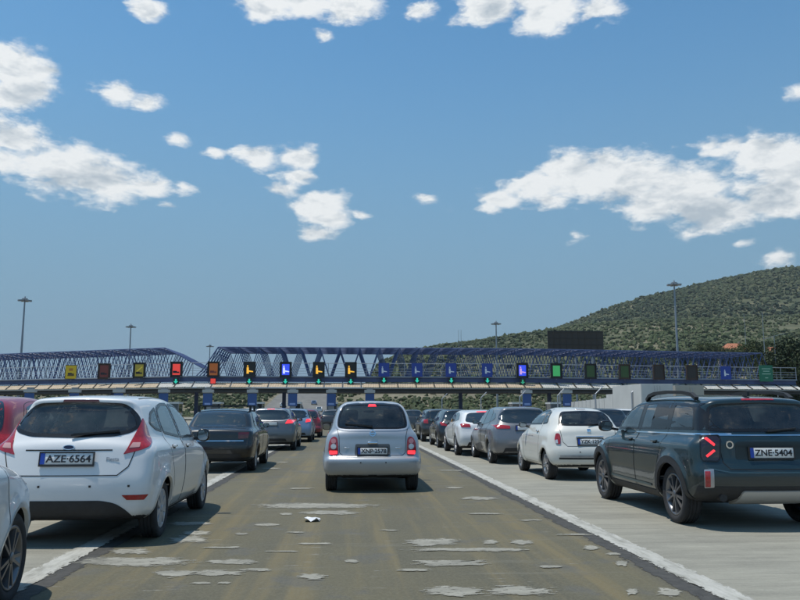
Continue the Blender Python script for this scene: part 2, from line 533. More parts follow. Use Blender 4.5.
def surfnet(D, o, h):
    ins = D < 0
    nx, ny, nz = D.shape
    c = np.zeros((nx - 1, ny - 1, nz - 1), np.int8)
    for dx in (0, 1):
        for dy in (0, 1):
            for dz in (0, 1):
                c += ins[dx:nx - 1 + dx, dy:ny - 1 + dy, dz:nz - 1 + dz]
    act = (c > 0) & (c < 8)
    I = np.argwhere(act)
    idm = np.full(act.shape, -1, np.int32); idm[act] = np.arange(len(I))
    corners = [(a, b, d) for a in (0, 1) for b in (0, 1) for d in (0, 1)]
    val = {k: D[I[:, 0] + k[0], I[:, 1] + k[1], I[:, 2] + k[2]] for k in corners}
    S = np.zeros((len(I), 3)); C = np.zeros(len(I))
    for a in corners:
        for ax in range(3):
            if a[ax]: continue
            b = list(a); b[ax] = 1; b = tuple(b)
            m = (val[a] < 0) != (val[b] < 0)
            t = np.where(m, val[a] / (val[a] - val[b] + 1e-12), 0)
            p = np.tile(np.array(a, float), (len(I), 1)); p[:, ax] += t
            S += p * m[:, None]; C += m
    V = (I + S / C[:, None]) * h + np.array(o)
    Q = []
    for ax in range(3):
        sl0 = [slice(None)] * 3; sl1 = [slice(None)] * 3
        sl0[ax] = slice(0, -1); sl1[ax] = slice(1, None)
        a = ins[tuple(sl0)]; b = ins[tuple(sl1)]
        e = np.argwhere(a != b); u, v = (ax + 1) % 3, (ax + 2) % 3
        ok = (e[:, u] > 0) & (e[:, v] > 0) & (e[:, u] < D.shape[u] - 1) & (e[:, v] < D.shape[v] - 1)
        e = e[ok]; fl = a[tuple(e.T)]
        def cell(du, dv):
            q = e.copy(); q[:, u] += du; q[:, v] += dv
            return idm[tuple(q.T)]
        q = np.stack([cell(-1, -1), cell(0, -1), cell(0, 0), cell(-1, 0)], 1)
        q[~fl] = q[~fl][:, ::-1]
        Q.append(q)
    return V, np.concatenate(Q)


def interp(T, x):
    T = np.array(T, float); return np.interp(x, T[:, 0], T[:, 1])


def clip_cell(P, x0, x1, y0, y1):
    def clip(P, f, g):
        out = []
        for i in range(len(P)):
            a = P[i - 1]; b = P[i]; fa = f(a); fb = f(b)
            if fb >= 0:
                if fa < 0: out.append(g(a, b, fa, fb))
                out.append(b)
            elif fa >= 0: out.append(g(a, b, fa, fb))
        return out
    g = lambda a, b, fa, fb: (a[0] + (b[0] - a[0]) * fa / (fa - fb), a[1] + (b[1] - a[1]) * fa / (fa - fb))
    for f in (lambda p: p[0] - x0, lambda p: x1 - p[0], lambda p: p[1] - y0, lambda p: y1 - p[1]):
        if not P: return P
        P = clip(P, f, g)
    return P


class Car:
    """S: spec. y in the spec runs from the rear end (0) to the front (L); local y = 0 at the rear axle."""
    def __init__(s, S, name, label, cat, loc, yaw, body_mat, group=None, hero=True):
        s.S = S; s.hero = hero; s.h = S.get('h', .02 if hero else .04)
        s.root = empty(name, loc, yaw); tag(s.root, label, cat, group)
        s.paint = body_mat
        s.ro = S['ro']
        s.build_field()

    def build_field(s):
        S = s.S; h = s.h; ro = s.ro
        W = S['W'] / 2; L = S['L']; H = S['H']
        o = np.array([-W - .14, -ro - .1, .08]); 
        n = [int((2 * W + .28) / h) + 2, int((L + .2) / h) + 2, int((H + .12 - .08) / h) + 2]
        X = (o[0] + np.arange(n[0]) * h)[:, None, None]; Y = (o[1] + np.arange(n[1]) * h)[None, :, None]; Z = (o[2] + np.arange(n[2]) * h)[None, None, :]
        ay = np.abs(X) / W
        yy = Y + ro
        def comp(poly, sec, plan, bow, crown, k, p=2.6):
            P = chaikin(poly, 2)
            gh = .015; go = (-.5, 0.0)
            gu, gv = np.meshgrid(np.arange(-.5, L + .5, gh), np.arange(0, H + .4, gh), indexing='ij')
            G = poly_sdf(P, gu, gv)
            f = (yy - L / 2) / (L / 2)
            b = np.where(f < 0, bow[0], bow[1])
            ys = yy - 0 * X + np.sign(f) * b * np.abs(f) ** 1.5 * ay ** p
            zs = Z + crown * ay ** 2 * np.clip((Z - .5) / .5, 0, 1)
            ys, zs = np.broadcast_arrays(ys, zs)
            ds = bilin(G, go, gh, ys, zs)
            hw = interp(sec, Z) * interp(plan, yy)
            return ds, np.abs(X) - hw, k
        ds, dl, k = comp(S['low'], S['seclow'], S['planlow'], S.get('bowlow', (.12, .28)), S.get('crownlow', .05), S.get('klow', .12))
        R = S['R']; wb = S['wb']
        Ra = S.get('Ra', R + .045)
        for ya in (0, wb):
            r = np.sqrt((Y - ya) ** 2 + (Z - R) ** 2)
            fl = S.get('flare', .018) * np.exp(-((r - Ra - .02) / .07) ** 2) * np.clip((Ra + .2 - r) / .1, 0, 1)
            dl = dl - fl
        low = smax(ds, dl, k)
        ds, dl, k = comp(S['green'], S['secgreen'], S['plangreen'], S.get('bowgreen', (.16, .25)), S.get('crowngreen', .06), S.get('kgreen', .14))
        gr = smax(ds, dl, k)
        D = smin(low, gr, S.get('kjoin', .05))
        for (c, half, sgn) in S.get('recess', []):         # recess boxes (number plate bay)
            q = [np.abs(X - c[0]) - half[0], np.abs(Y + ro - c[1]) - half[1], np.abs(Z - c[2]) - half[2]]
            d3 = np.maximum(np.maximum(q[0], q[1]), q[2])
            D = smax(D, -d3, .03)
        for _ in range(S.get('blur', 1)):
            for ax in range(3):
                D = (np.roll(D, 1, ax) + 2 * D + np.roll(D, -1, ax)) / 4
        s.F = Field(D, o, h)
        B = D.copy()
        for ya in (0, wb):
            r = np.sqrt((Y - ya) ** 2 + (Z - R) ** 2) - Ra
            B = np.maximum(B, -np.maximum(r, (W - .30) - np.abs(X)))
        s.hasglass = S.get('open', s.hero)
        if s.hasglass:
            th = max(.05, 2.4 * h)
            cab = np.maximum(np.maximum(D + th, .40 - Z), np.maximum(.28 - yy, yy - S['firewall']))
            B = np.maximum(B, -cab)
            for P in S['sidewin']:
                P = fillet(P, .05)
                gu, gv = np.broadcast_arrays(yy[0], Z[0])
                G = poly_sdf(P, gu, gv)[None] + .022
                B = np.maximum(B, -np.maximum(G, .3 - np.abs(X)))
            for key, cond in (('rearwin', yy - L * .42), ('windshield', L * .5 - yy)):
                P = s.mirror_poly(S[key])
                gu, gv = np.broadcast_arrays(X[:, 0], Z[0][:1] * np.ones((n[0], 1)))
                G = poly_sdf(fillet(P, .05), gu, gv)[:, None, :] + .022
                B = np.maximum(B, -np.maximum(G, cond))
        V, Q = surfnet(B, o, h)
        FB = Field(B, o, h)
        dV = s.F.d(V)
        on = np.abs(dV) < .6 * h
        V[on] = s.F.snap(V[on])
        Nn = np.where(on[:, None], s.F.n(V), FB.n(V))
        s.split(V, Q, Nn)

    @staticmethod
    def mirror_poly(P):
        """half outline (x>=0, from bottom centre to top centre) -> closed polygon"""
        P = [tuple(p) for p in P]
        return P + [(-x, z) for (x, z) in reversed(P) if x > 1e-6]

    def split(s, V, Q, Nn):
        S = s.S; ro = s.ro; L = S['L']; R = S['R']; wb = S['wb']; Ra = S.get('Ra', R + .045); W = S['W'] / 2
        C = V[Q].mean(1); NC = Nn[Q].mean(1); NC /= np.linalg.norm(NC, axis=1, keepdims=True) + 1e-9
        dC = s.F.d(C); lab = np.full(len(Q), 'body', dtype=object)
        yc = C[:, 1] + ro
        def inpoly(P, u, v): return poly_sdf(P, u, v) < 0
        outer = dC > -.012
        if s.hero:
            for i, P in enumerate(S.get('doors', [])):
                for sg, nm in ((1, 'R'), (-1, 'L')):
                    m = outer & inpoly(P, yc, C[:, 2]) & (C[:, 0] * sg > W * .45) & (NC[:, 0] * sg > .2)
                    lab[m] = 'door_%s%d' % (nm, i)
            if 'tailgate' in S:
                m = outer & inpoly(s.mirror_poly(S['tailgate']), C[:, 0], C[:, 2]) & (yc < S.get('tg_y', .8)) & (NC[:, 1] < .1)
                lab[m] = 'tailgate'
            if 'bumper_z' in S:
                m = outer & (yc < S.get('bumper_y', .28)) & (C[:, 2] < S['bumper_z']) & (lab == 'body'); lab[m] = 'rear_bumper'
                m = outer & (yc > L - .35) & (C[:, 2] < .60); lab[m] = 'front_bumper'
            m = outer & (yc > S.get('hood_y', L - .95)) & (NC[:, 2] > .55) & (np.abs(C[:, 0]) < W * .78) & (C[:, 2] > .6) & (C[:, 2] < S.get('hood_z', 1.02)); lab[m] = 'bonnet'
        arches = []
        for ya in (0, wb):
            r = np.sqrt((C[:, 1] - ya) ** 2 + (C[:, 2] - R) ** 2)
            for sg in (1, -1):
                arch = (~outer) & (r < Ra + .015) & (np.abs(C[:, 0]) > W - .33) & (C[:, 0] * sg > 0)
                arches.append((arch, 'arch_%d_%d' % (ya > 0, sg)))
        lab[(~outer)] = 'interior_trim'
        for arch, nm in arches: lab[arch] = nm
        m = outer & (NC[:, 2] < -.75) & (C[:, 2] < .42); lab[m] = 'underbody'
        mats = {'interior_trim': M_TRIM, 'underbody': M_BLACK}
        s.parts = {}
        for nm in sorted(set(lab)):
            sel = Q[lab == nm]
            if len(sel) < 4: continue
            u, inv = np.unique(sel, return_inverse=True)
            base = 'door' if nm.startswith('door_') else 'wheel_arch' if nm.startswith('arch_') else nm
            s.parts[nm] = np_mesh(base, V[u], inv.reshape(-1, 4), M_BLACK if nm.startswith('arch_') else mats.get(nm, s.paint), s.root, Nn[u])

    # ---- projections onto the skin
    def frame(s, proj, U, V):
        U = np.asarray(U, float); V = np.asarray(V, float)
        if proj == 'top':
            O = np.stack([U, V - s.ro, np.full_like(U, 3.)], 1); D = np.tile([0., 0, -1.], (len(U), 1))
            return O, D
        if proj == 'front':
            O = np.stack([-U, np.full_like(U, s.S['L'] - s.ro + .5), V], 1); D = np.tile([0., -1., 0], (len(U), 1))
            return O, D
        if proj == 'rear' or proj == 0: a = 0.
        elif proj == 'right': a = 90.; U = U - s.ro
        elif proj == 'left': a = -90.; U = -(U - s.ro)
        else: a = proj
        a = math.radians(a)
        D = np.array([-math.sin(a), math.cos(a), 0]); u = np.array([math.cos(a), math.sin(a), 0])
        O = U[:, None] * u + V[:, None] * np.array([0, 0, 1.]) - D * 3.2
        if proj not in ('rear', 'right', 'left'):
            O = O + 0
        return O, np.tile(D, (len(U), 1))

    def project(s, proj, P):
        P = np.asarray(P, float)
        O, D = s.frame(proj, P[:, 0], P[:, 1])
        return s.F.cast(O, D)[0]

    def pix(s, pts):
        """photo pixels -> points on the skin (local), through the camera"""
        M = (Matrix.Translation(s.root.location) @ s.root.rotation_euler.to_matrix().to_4x4()).inverted()
        o = M @ Vector((0, 0, CAM_H)); R = M.to_3x3()
        dd = np.array([tuple((R @ pix_dir(*p)).normalized()) for p in pts])
        near = max(0., (Vector(o) - Vector((0, s.S['L'] / 2 - s.ro, .7))).length - 3.2)
        O = np.array(o)[None] + dd * near
        return s.F.cast(O, dd, T=7)

    def pixpoly(s, pts, a, org=(0, 0), sc=1.0):
        """outline read off the photograph -> outline in the projection plane of azimuth a"""
        V, hit = s.pix([(org[0] + x / sc, org[1] + y / sc) for (x, y) in pts])
        if a == 'right' or a == 'left': return [(v[1] + s.ro, v[2]) for v in V]
        if a == 'rear': return [(v[0], v[2]) for v in V]
        r = math.radians(a)
        return [(v[0] * math.cos(r) + v[1] * math.sin(r), v[2]) for v in V]

    def pair(s, name, P, a, m, **k):
        """the same panel on both sides"""
        o1 = s.panel(name, P, a, m, **k)
        if a == 'right': o2 = s.panel(name, P, 'left', m, **k)
        elif a == 'left': o2 = s.panel(name, P, 'right', m, **k)
        else: o2 = s.panel(name, [(-u, v) for (u, v) in reversed(P)], 0 if a == 'rear' else -a, m, **k)
        return o1, o2

    def panel(s, name, P, proj, m, off=.004, parent=None, r=.02, skirt=.012, cell=.05, mirror=False, smooth=True):
        if r > 0: P = fillet(P, r)
        P = [tuple(p) for p in P]
        lo = np.min(P, 0); hi = np.max(P, 0)
        pts = {}; faces = []; verts = []
        def vid(p):
            k = (round(p[0], 5), round(p[1], 5))
            if k not in pts: pts[k] = len(verts); verts.append(k)
            return pts[k]
        nx = max(1, int(math.ceil((hi[0] - lo[0]) / cell))); ny = max(1, int(math.ceil((hi[1] - lo[1]) / cell)))
        for i in range(nx):
            for j in range(ny):
                q = clip_cell(P, lo[0] + (hi[0] - lo[0]) * i / nx, lo[0] + (hi[0] - lo[0]) * (i + 1) / nx, lo[1] + (hi[1] - lo[1]) * j / ny, lo[1] + (hi[1] - lo[1]) * (j + 1) / ny)
                if len(q) < 3: continue
                f = []
                for p in q:
                    k = vid(p)
                    if not f or (f[-1] != k): f.append(k)
                if len(f) > 2 and f[0] == f[-1]: f.pop()
                if len(f) >= 3: faces.append(f)
        V = s.project(proj, np.array(verts))
        N = s.F.n(V)
        return s._emit(name, V, N, faces, m, off, skirt, parent, smooth)

    def _emit(s, name, V, N, faces, m, off, skirt, parent, smooth=True):
        A = V + N * off
        faces = [list(f) for f in faces]
        # orient outwards
        out = []
        for f in faces:
            a, b, c = A[f[0]], A[f[1]], A[f[2]]
            nn = np.zeros(3)
            for i in range(1, len(f) - 1): nn = nn + np.cross(A[f[i]] - a, A[f[i + 1]] - a)
            if np.dot(nn, N[f].mean(0)) < 0: f = f[::-1]
            out.append(f)
        cnt = {}
        for f in out:
            for i in range(len(f)):
                e = (f[i], f[(i + 1) % len(f)]); cnt[e] = cnt.get(e, 0) + 1
        bd = [e for e in cnt if (e[1], e[0]) not in cnt]
        Vv = [tuple(p) for p in A]; Nv = [tuple(n) for n in N]
        mp = {}
        F = [tuple(f) for f in out]
        if skirt > 0:
            for (a, b) in bd:
                for k in (a, b):
                    if k not in mp:
                        mp[k] = len(Vv); Vv.append(tuple(A[k] - N[k] * skirt)); Nv.append(tuple(N[k]))
                F.append((b, a, mp[a], mp[b]))
        me = bpy.data.meshes.new(name); me.from_pydata(Vv, [], F); me.materials.append(m)
        if smooth:
            me.shade_smooth(); me.normals_split_custom_set_from_vertices(Nv)
        return link(bpy.data.objects.new(name, me), parent or s.root)

    def ring(s, name, P, proj, m, w=.03, off=.006, parent=None, r=.05, outw=0.0):
        P = dens(fillet(P, r), .05)
        n = len(P)
        area = sum(P[i][0] * P[(i + 1) % n][1] - P[(i + 1) % n][0] * P[i][1] for i in range(n))
        T = np.roll(P, -1, 0) - np.roll(P, 1, 0); T /= np.linalg.norm(T, axis=1, keepdims=True) + 1e-9
        Nn = np.stack([-T[:, 1], T[:, 0]], 1) * (1 if area > 0 else -1)
        A = P - Nn * outw; B = P + Nn * w
        V = s.project(proj, np.concatenate([A, B])); N = s.F.n(V)
        faces = [(i, (i + 1) % n, n + (i + 1) % n, n + i) for i in range(n)]
        return s._emit(name, V, N, faces, m, off, .01, parent)

    def strip(s, name, pts, proj, w, m, off=.0025, parent=None, closed=False, skirt=.004):
        P = dens(pts, .04, closed)
        V = s.project(proj, P); return s.strip3(name, V, w, m, off, parent, closed, skirt)

    def strip3(s, name, V, w, m, off=.0025, parent=None, closed=False, skirt=.004):
        N = s.F.n(V); n = len(V)
        if closed: T = np.roll(V, -1, 0) - np.roll(V, 1, 0)
        else: T = np.gradient(V, axis=0)
        T /= np.linalg.norm(T, axis=1, keepdims=True) + 1e-9
        B = np.cross(N, T); B /= np.linalg.norm(B, axis=1, keepdims=True) + 1e-9
        A = np.concatenate([V + B * w / 2, V - B * w / 2]); NN = np.concatenate([N, N])
        rng = range(n if closed else n - 1)
        return s._emit(name, A, NN, [(i, (i + 1) % n, n + (i + 1) % n, n + i) for i in rng], m, off, skirt, parent)

    def window(s, name, P, proj, gm, seal=.035, off=.004, r=.05, seal_m=None):
        g = s.panel(name, P, proj, gm, off, r=r, cell=.07, skirt=.004)
        if seal > 0: s.ring('window_seal', P, proj, seal_m or M_BLACKGLOSS, seal, off + .002, parent=g, r=r)
        return g

    def at(s, proj, u, v):
        V = s.project(proj, [(u, v)]); return V[0], s.F.n(V)[0]

    # ---- common equipment
    def windows(s, gm_side, gm_rear, seal=.03, rear_seal=.035):
        S = s.S
        for i, P in enumerate(S['sidewin']):
            for pr in ('right', 'left'):
                s.window('side_window', P, pr, gm_side, seal)
        s.rw = s.window('rear_window', s.mirror_poly(S['rearwin']), 'rear', gm_rear, rear_seal, r=S.get('rw_r', .06))
        s.window('windshield', s.mirror_poly(S['windshield']), 'front', gm_side, .04)

    def wheels(s, maker, track=None):
        S = s.S; W = S['W'] / 2
        tw = S.get('tw', .195)
        xo = W - S.get('wheel_in', .03) - tw / 2
        for ya, sn in ((0, 0), (S['wb'], S.get('steer', 0))):
            for sg in (1, -1):
                w = maker(S['R'], tw)
                w.parent = s.root
                w.location = (sg * xo, ya, S['R'])
                w.rotation_euler = (random.uniform(0, 6.28) if sg > 0 else random.uniform(0, 6.28), 0, (0 if sg > 0 else math.pi) + sn)

    def seats(s, xs=(-.36, .36), yf=1.62, yr=.75, z0=.45, ztop=1.12, m=None):
        m = m or M_SEAT
        for x in xs:
            st = rbox('front_seat', (x, yf + .1 - s.ro, z0 + .1), (.48, .5, .2), .05, m, s.root)
            rbox('seat_back', (x, yf - .2 - s.ro, z0 + .40), (.46, .14, .56), .05, m, st, rot=Matrix.Rotation(.2, 3, 'X'))
            rbox('head_restraint', (x, yf - .27 - s.ro, z0 + .80), (.26, .1, .18), .04, m, st)
        rs = rbox('rear_seat', (0, yr - s.ro, z0 + .27), (1.15, .16, .56), .05, m, s.root, rot=Matrix.Rotation(.25, 3, 'X'))
        for x in (-.36, .36):
            rbox('head_restraint', (x, yr - .09 - s.ro, z0 + .60), (.24, .09, .13), .035, m, rs)
        db = rbox('dashboard', (0, s.S['firewall'] - .22 - s.ro, .80), (1.25, .4, .24), .06, m, s.root)
        bm = bmesh.new()
        V = []; F = []
        R_, r_ = .18, .017
        for i in range(20):
            for j in range(6):
                a = 2 * math.pi * i / 20; b = 2 * math.pi * j / 6
                V.append(((R_ + r_ * math.cos(b)) * math.cos(a), r_ * math.sin(b), (R_ + r_ * math.cos(b)) * math.sin(a)))
                F.append((i * 6 + j, ((i + 1) % 20) * 6 + j, ((i + 1) % 20) * 6 + (j + 1) % 6, i * 6 + (j + 1) % 6))
        bm.free()
        sw = mesh_obj('steering_wheel', V, F, m, s.root, True); sw.location = (-.36, yf + .55 - s.ro, .93); sw.rotation_euler = (-.4, 0, 0)
        rbox('rear_view_mirror', (0, s.S['mirror_y'] - s.ro, s.S['H'] - .19), (.22, .03, .06), .012, M_BLACK, s.root)

    def arch_lips(s, m=None, w=.035, out=0.0, a0=-8, a1=188):
        S = s.S; R = S['R']; Ra = S.get('Ra', R + .045)
        for ya in (0, S['wb']):
            P = [(ya + s.ro + (Ra + w * .3 + out) * math.cos(math.radians(a)), R + (Ra + w * .3 + out) * math.sin(math.radians(a))) for a in np.linspace(a0, a1, 34)]
            P = [p for p in P if p[1] > S.get('sill', .23)]
            for pr in ('right', 'left'): s.strip('arch_lip', P, pr, w, m or s.paint, off=.004, skirt=.03)

    def door_seams(s, m=None):
        for P in s.S.get('doors', []):
            for pr in ('right', 'left'):
                s.strip('door_seam', fillet(P, .08), pr, .0055, M_GAP, closed=True, off=.0015)

    def handle(s, u, v, proj, m, w=.17, h=.028, parent=None):
        V, N = s.at(proj, u, v)
        N = Vector(N); t = Vector((0, 1, 0)); t = (t - N * t.dot(N)).normalized(); up = N.cross(t)
        rot = Matrix((t, up, N)).transposed()
        o = rbox('handle', Vector(V) + N * .022, (w, h, .022), .009, m, parent or s.root, rot=rot)
        rbox('handle_recess', Vector(V) + N * .001, (w * .6, h * 1.7, .006), .0028, M_GAP, o, rot=rot)
        return o

    def mirrors(s, y, z, x, m, size=(.2, .11, .14), gap=.03):
        for sg in (1, -1):
            cx = sg * (x + size[0] / 2 + gap)
            V = []; F = []; nu, nv = 18, 10
            sp = lambda v, e: math.copysign(abs(v) ** e, v)
            for q in range(nv + 1):
                ph = -math.pi / 2 + math.pi * q / nv
                for p in range(nu):
                    th = 2 * math.pi * p / nu
                    yy_ = sp(math.sin(ph), .75)
                    V.append((sp(math.cos(ph), .55) * sp(math.cos(th), .72) * size[0] / 2, max(yy_, -.72) * size[1] / 2, sp(math.cos(ph), .55) * sp(math.sin(th), .72) * size[2] / 2))
            for q in range(nv):
                for p in range(nu): F.append((q * nu + p, q * nu + (p + 1) % nu, (q + 1) * nu + (p + 1) % nu, (q + 1) * nu + p))
            b = mesh_obj('door_mirror', [(cx + v[0], y - s.ro + v[1], z + v[2]) for v in V], [f[::-1] for f in F], m, s.root, True)
            MB().bar((sg * (x - .05), y - s.ro - .005, z - .055), (sg * (x + .09), y - s.ro, z - .03), .05, .035).build('mirror_arm', M_BLACK, b)
            P = [(cx + sp(math.cos(t), .75) * size[0] * .40, z + sp(math.sin(t), .75) * size[2] * .39) for t in np.linspace(0, 2 * math.pi, 20, endpoint=False)]
            MB().prism(P, 'y', y - s.ro - size[1] * .36 - .006, y - s.ro - size[1] * .30).build('mirror_glass', M_MIRROR, b)

    def plate(s, text, z, y, x=0., tilt=0., w=.52, h=.115, white=True, frame=True, font_s=.1, wx=.98):
        """number plate facing the rear: white slab, blue band, black letters"""
        R = Matrix.Rotation(tilt, 3, 'X')
        C = Vector((x, y - s.ro, z))
        base = rbox('number_plate', C, (w, .012, h), .004, M_PLATE, s.root, seg=1, rot=R)
        if frame:
            mb = MB(); t = .012
            mb.box(-w / 2 - t, w / 2 + t, -.011, .008, -h / 2 - t * 1.6, -h / 2); mb.box(-w / 2 - t, w / 2 + t, -.011, .008, h / 2, h / 2 + t)
            mb.box(-w / 2 - t, -w / 2, -.0112, .0082, -h / 2, h / 2); mb.box(w / 2, w / 2 + t, -.0112, .0082, -h / 2, h / 2)
            f = mb.build('plate_frame', M_BLACK, base); f.location = C; f.rotation_euler = (tilt, 0, 0)
        b = MB().box(-w / 2, -w / 2 + .045, -.0085, 0, -h / 2 + .003, h / 2 - .003).build('blue_band', M_EUBLUE, base); b.location = C; b.rotation_euler = (tilt, 0, 0)
        if not text: return base
        t = text_mesh('lettering', text, font_s, M_INK, .0006)
        t.parent = base
        bb = [v.co for v in t.data.vertices]
        wx0 = max(v.x for v in bb) - min(v.x for v in bb)
        sx = (w - .075) / wx0
        t.scale = (sx, 1, 1)
        t.rotation_euler = (math.pi / 2 + tilt, 0, 0)
        hh = (max(v.y for v in bb) - min(v.y for v in bb)) / 2
        t.location = C + R @ Vector((-w / 2 + .055 - min(v.x for v in bb) * sx, -.0085, -hh))
        return base


def text_mesh(name, txt, size, m, ext=.001, bold=.004, space=1.0):
    cu = bpy.data.curves.new(name, 'FONT'); cu.body = txt; cu.size = size; cu.extrude = ext; cu.offset = bold * size / .1 * .5
    cu.space_character = space
    ob = bpy.data.objects.new(name + '_tmp', cu); COL.objects.link(ob)
    dg = bpy.context.evaluated_depsgraph_get()
    me = bpy.data.meshes.new_from_object(ob.evaluated_get(dg))
    bpy.data.objects.remove(ob); bpy.data.curves.remove(cu)
    me.materials.clear(); me.materials.append(m); me.name = name
    # bottom aligned at 0
    mn = min(v.co.y for v in me.vertices)
    for v in me.vertices: v.co.y -= mn
    return link(bpy.data.objects.new(name, me))


# ---- wheels
def lathe(prof, n=40):
    """profile [(x, r)] turned round the x axis"""
    V = []; F = []; k = len(prof)
    for i in range(n):
        a = 2 * math.pi * i / n
        for (x, r) in prof: V.append((x, r * math.cos(a), r * math.sin(a)))
    for i in range(n):
        for j in range(k - 1):
            a = i * k + j; b = ((i + 1) % n) * k + j
            F.append((a, a + 1, b + 1, b))
    return V, F


WCACHE = {}


def wheel_maker(style, rim_m, dark_m=None, rim_r=.65, nsp=5):
    def make(R, tw):
        key = (style, rim_m.name, R, tw, rim_r)
        if key in WCACHE:
            src = WCACHE[key]
            w = src.copy(); COL.objects.link(w)
            for c in src.children:
                d = c.copy(); COL.objects.link(d); d.parent = w
            return w
        rr = R * rim_r; t = tw / 2
        # hub and brake disc: the wheel itself, tyre and rim are its parts
        V, F = lathe([(-t * .2, .01), (-t * .2, rr * .72), (t * .1, rr * .72), (t * .1, .01)], 28)
        w = mesh_obj('wheel', V, F, M_DARKMETAL, None, False)
        pr = [(-t * .8, rr), (-t * .93, rr + .02), (-t, (rr + R) / 2), (-t * .94, R - .022), (-t * .82, R - .004), (-t * .4, R)]
        pr += [(-t * .38, R - .008), (-t * .33, R - .008), (-t * .31, R), (-.012, R), (-.01, R - .008), (.01, R - .008), (.012, R), (t * .31, R), (t * .33, R - .008), (t * .38, R - .008)]
        pr += [(t * .4, R), (t * .82, R - .004), (t * .94, R - .022), (t, (rr + R) / 2), (t * .93, rr + .02), (t * .8, rr)]
        V, F = lathe(pr, 48)
        mesh_obj('tyre', V, F, M_TYRE, w, True)
        V, F = lathe([(-t * .8, rr), (-t * .7, rr - .03), (t * .45, rr - .028), (t * .78, rr - .02), (t * .86, rr + .004), (t * .8, rr + .006)], 48)
        mesh_obj('rim_barrel', V, F, dark_m or rim_m, w, True)
        mb = MB()
        V, F = lathe([(t * .40, rr - .035), (t * .80, rr - .022), (t * .88, rr - .008), (t * .86, rr + .006), (t * .74, rr + .004)], 48)
        lip = mesh_obj('rim', V, F, rim_m, w, True)
        hub = rr * .2
        x_in, x_out = t * .62, t * .74
        V = []; F = []
        def spoke(a, w0, w1, lean=0.0, r0=hub * .5, r1=rr - .015):
            ca, sa = math.cos(a), math.sin(a)
            b = len(V)
            for (r, ww, xo, da) in ((r0, w0, x_in + .012, 0), (r1, w1, x_out, lean)):
                c, sn = math.cos(a + da), math.sin(a + da)
                for (q, dx) in ((-1, -.03), (1, -.03), (.72, .012), (-.72, .012)):
                    V.append((xo + dx, r * c - sn * ww * q / 2, r * sn + c * ww * q / 2))
            F.extend([(b, b + 3, b + 2, b + 1), (b + 4, b + 5, b + 6, b + 7)] + [(b + i, b + (i + 1) % 4, b + 4 + (i + 1) % 4, b + 4 + i) for i in range(4)])
        if style == 'five':
            for i in range(5): spoke(i * 2 * math.pi / 5, rr * .34, rr * .22)
        elif style == 'double':
            for i in range(5):
                a = i * 2 * math.pi / 5
                spoke(a - .10, rr * .14, rr * .12, -.15); spoke(a + .10, rr * .14, rr * .12, .15)
        elif style == 'multi':
            for i in range(10): spoke(i * math.pi / 5, rr * .15, rr * .13, .12 if i % 2 else -.12)
        elif style == 'cover':
            for i in range(9): spoke(i * 2 * math.pi / 9, rr * .26, rr * .46)
        Vh, Fh = lathe([(x_in - .02, hub), (x_in + .028, hub * .95), (x_in + .036, hub * .6), (x_in + .037, .001)], 20)
        b = len(V); V += Vh; F += [tuple(i + b for i in f) for f in Fh]
        sp = mesh_obj('spokes', V, F, rim_m, w)
        bm = bmesh.new(); bm.from_mesh(sp.data); bmesh.ops.recalc_face_normals(bm, faces=bm.faces); bm.to_mesh(sp.data); bm.free()
        WCACHE[key] = w
        return w
    return make


M_BLACK = mat('black plastic', (.022, .023, .025), .62, noise=.2, nscale=20, bump=.15, bscale=200)
M_BLACKGLOSS = mat('black frit', (.012, .012, .013), .18)
M_TRIM = mat('interior trim', (.035, .036, .04), .8)
M_SEAT = mat('seat fabric', (.045, .047, .052), .9, noise=.2, nscale=30)
M_GAP = mat('shut line', (.008, .008, .008), .9)
M_TYRE = mat('tyre rubber', (.028, .028, .03), .85, noise=.25, nscale=15, bump=.1, bscale=120)
M_DARKMETAL = mat('brake steel', (.035, .033, .03), .6, .5)
M_ALLOY = mat('silver alloy', (.42, .42, .43), .38, .8, noise=.12, nscale=12)
M_COVER = mat('painted wheel cover', (.42, .43, .45), .4, .4, noise=.12, nscale=12)
M_DARKALLOY = mat('dark alloy', (.05, .05, .055), .35, .7)
M_CHROME = mat('chrome', (.8, .8, .82), .08, 1.)
M_MIRROR = mat('mirror glass', (.30, .32, .34), .04, 1.)
M_PLATE = mat('plate white', (.72, .73, .72), .35, noise=.05, nscale=14)
M_INK = mat('plate ink', (.015, .015, .02), .5)
M_EUBLUE = mat('plate blue', (.02, .07, .42), .35)
M_RED = mat('tail lamp red', (.36, .012, .015), .12, coat=1., noise=.25, nscale=40)
M_REDLIT = mat('lit red lamp', (.5, .01, .015), .15, coat=1., emit=1.3, emit_col=(1., .04, .05))
M_REDDARK = mat('dark red lamp', (.10, .006, .008), .12, coat=1.)
M_CLEAR = mat('clear lamp lens', (.62, .6, .6), .12, .3, coat=1.)
G_SIDE = glass('side glass', (.62, .70, .68))
G_REAR = glass('rear glass', (.52, .60, .59))
M_DARKSPOKE = mat('graphite alloy', (.20, .20, .21), .35, .8)
G_DARK = mat('dark tinted glass', (.012, .016, .018), .04, coat=1., spec=.8)
# ------------------------------------------------------------------ ground, concrete apron, lane
rng = np.random.default_rng(7)
random.seed(11)


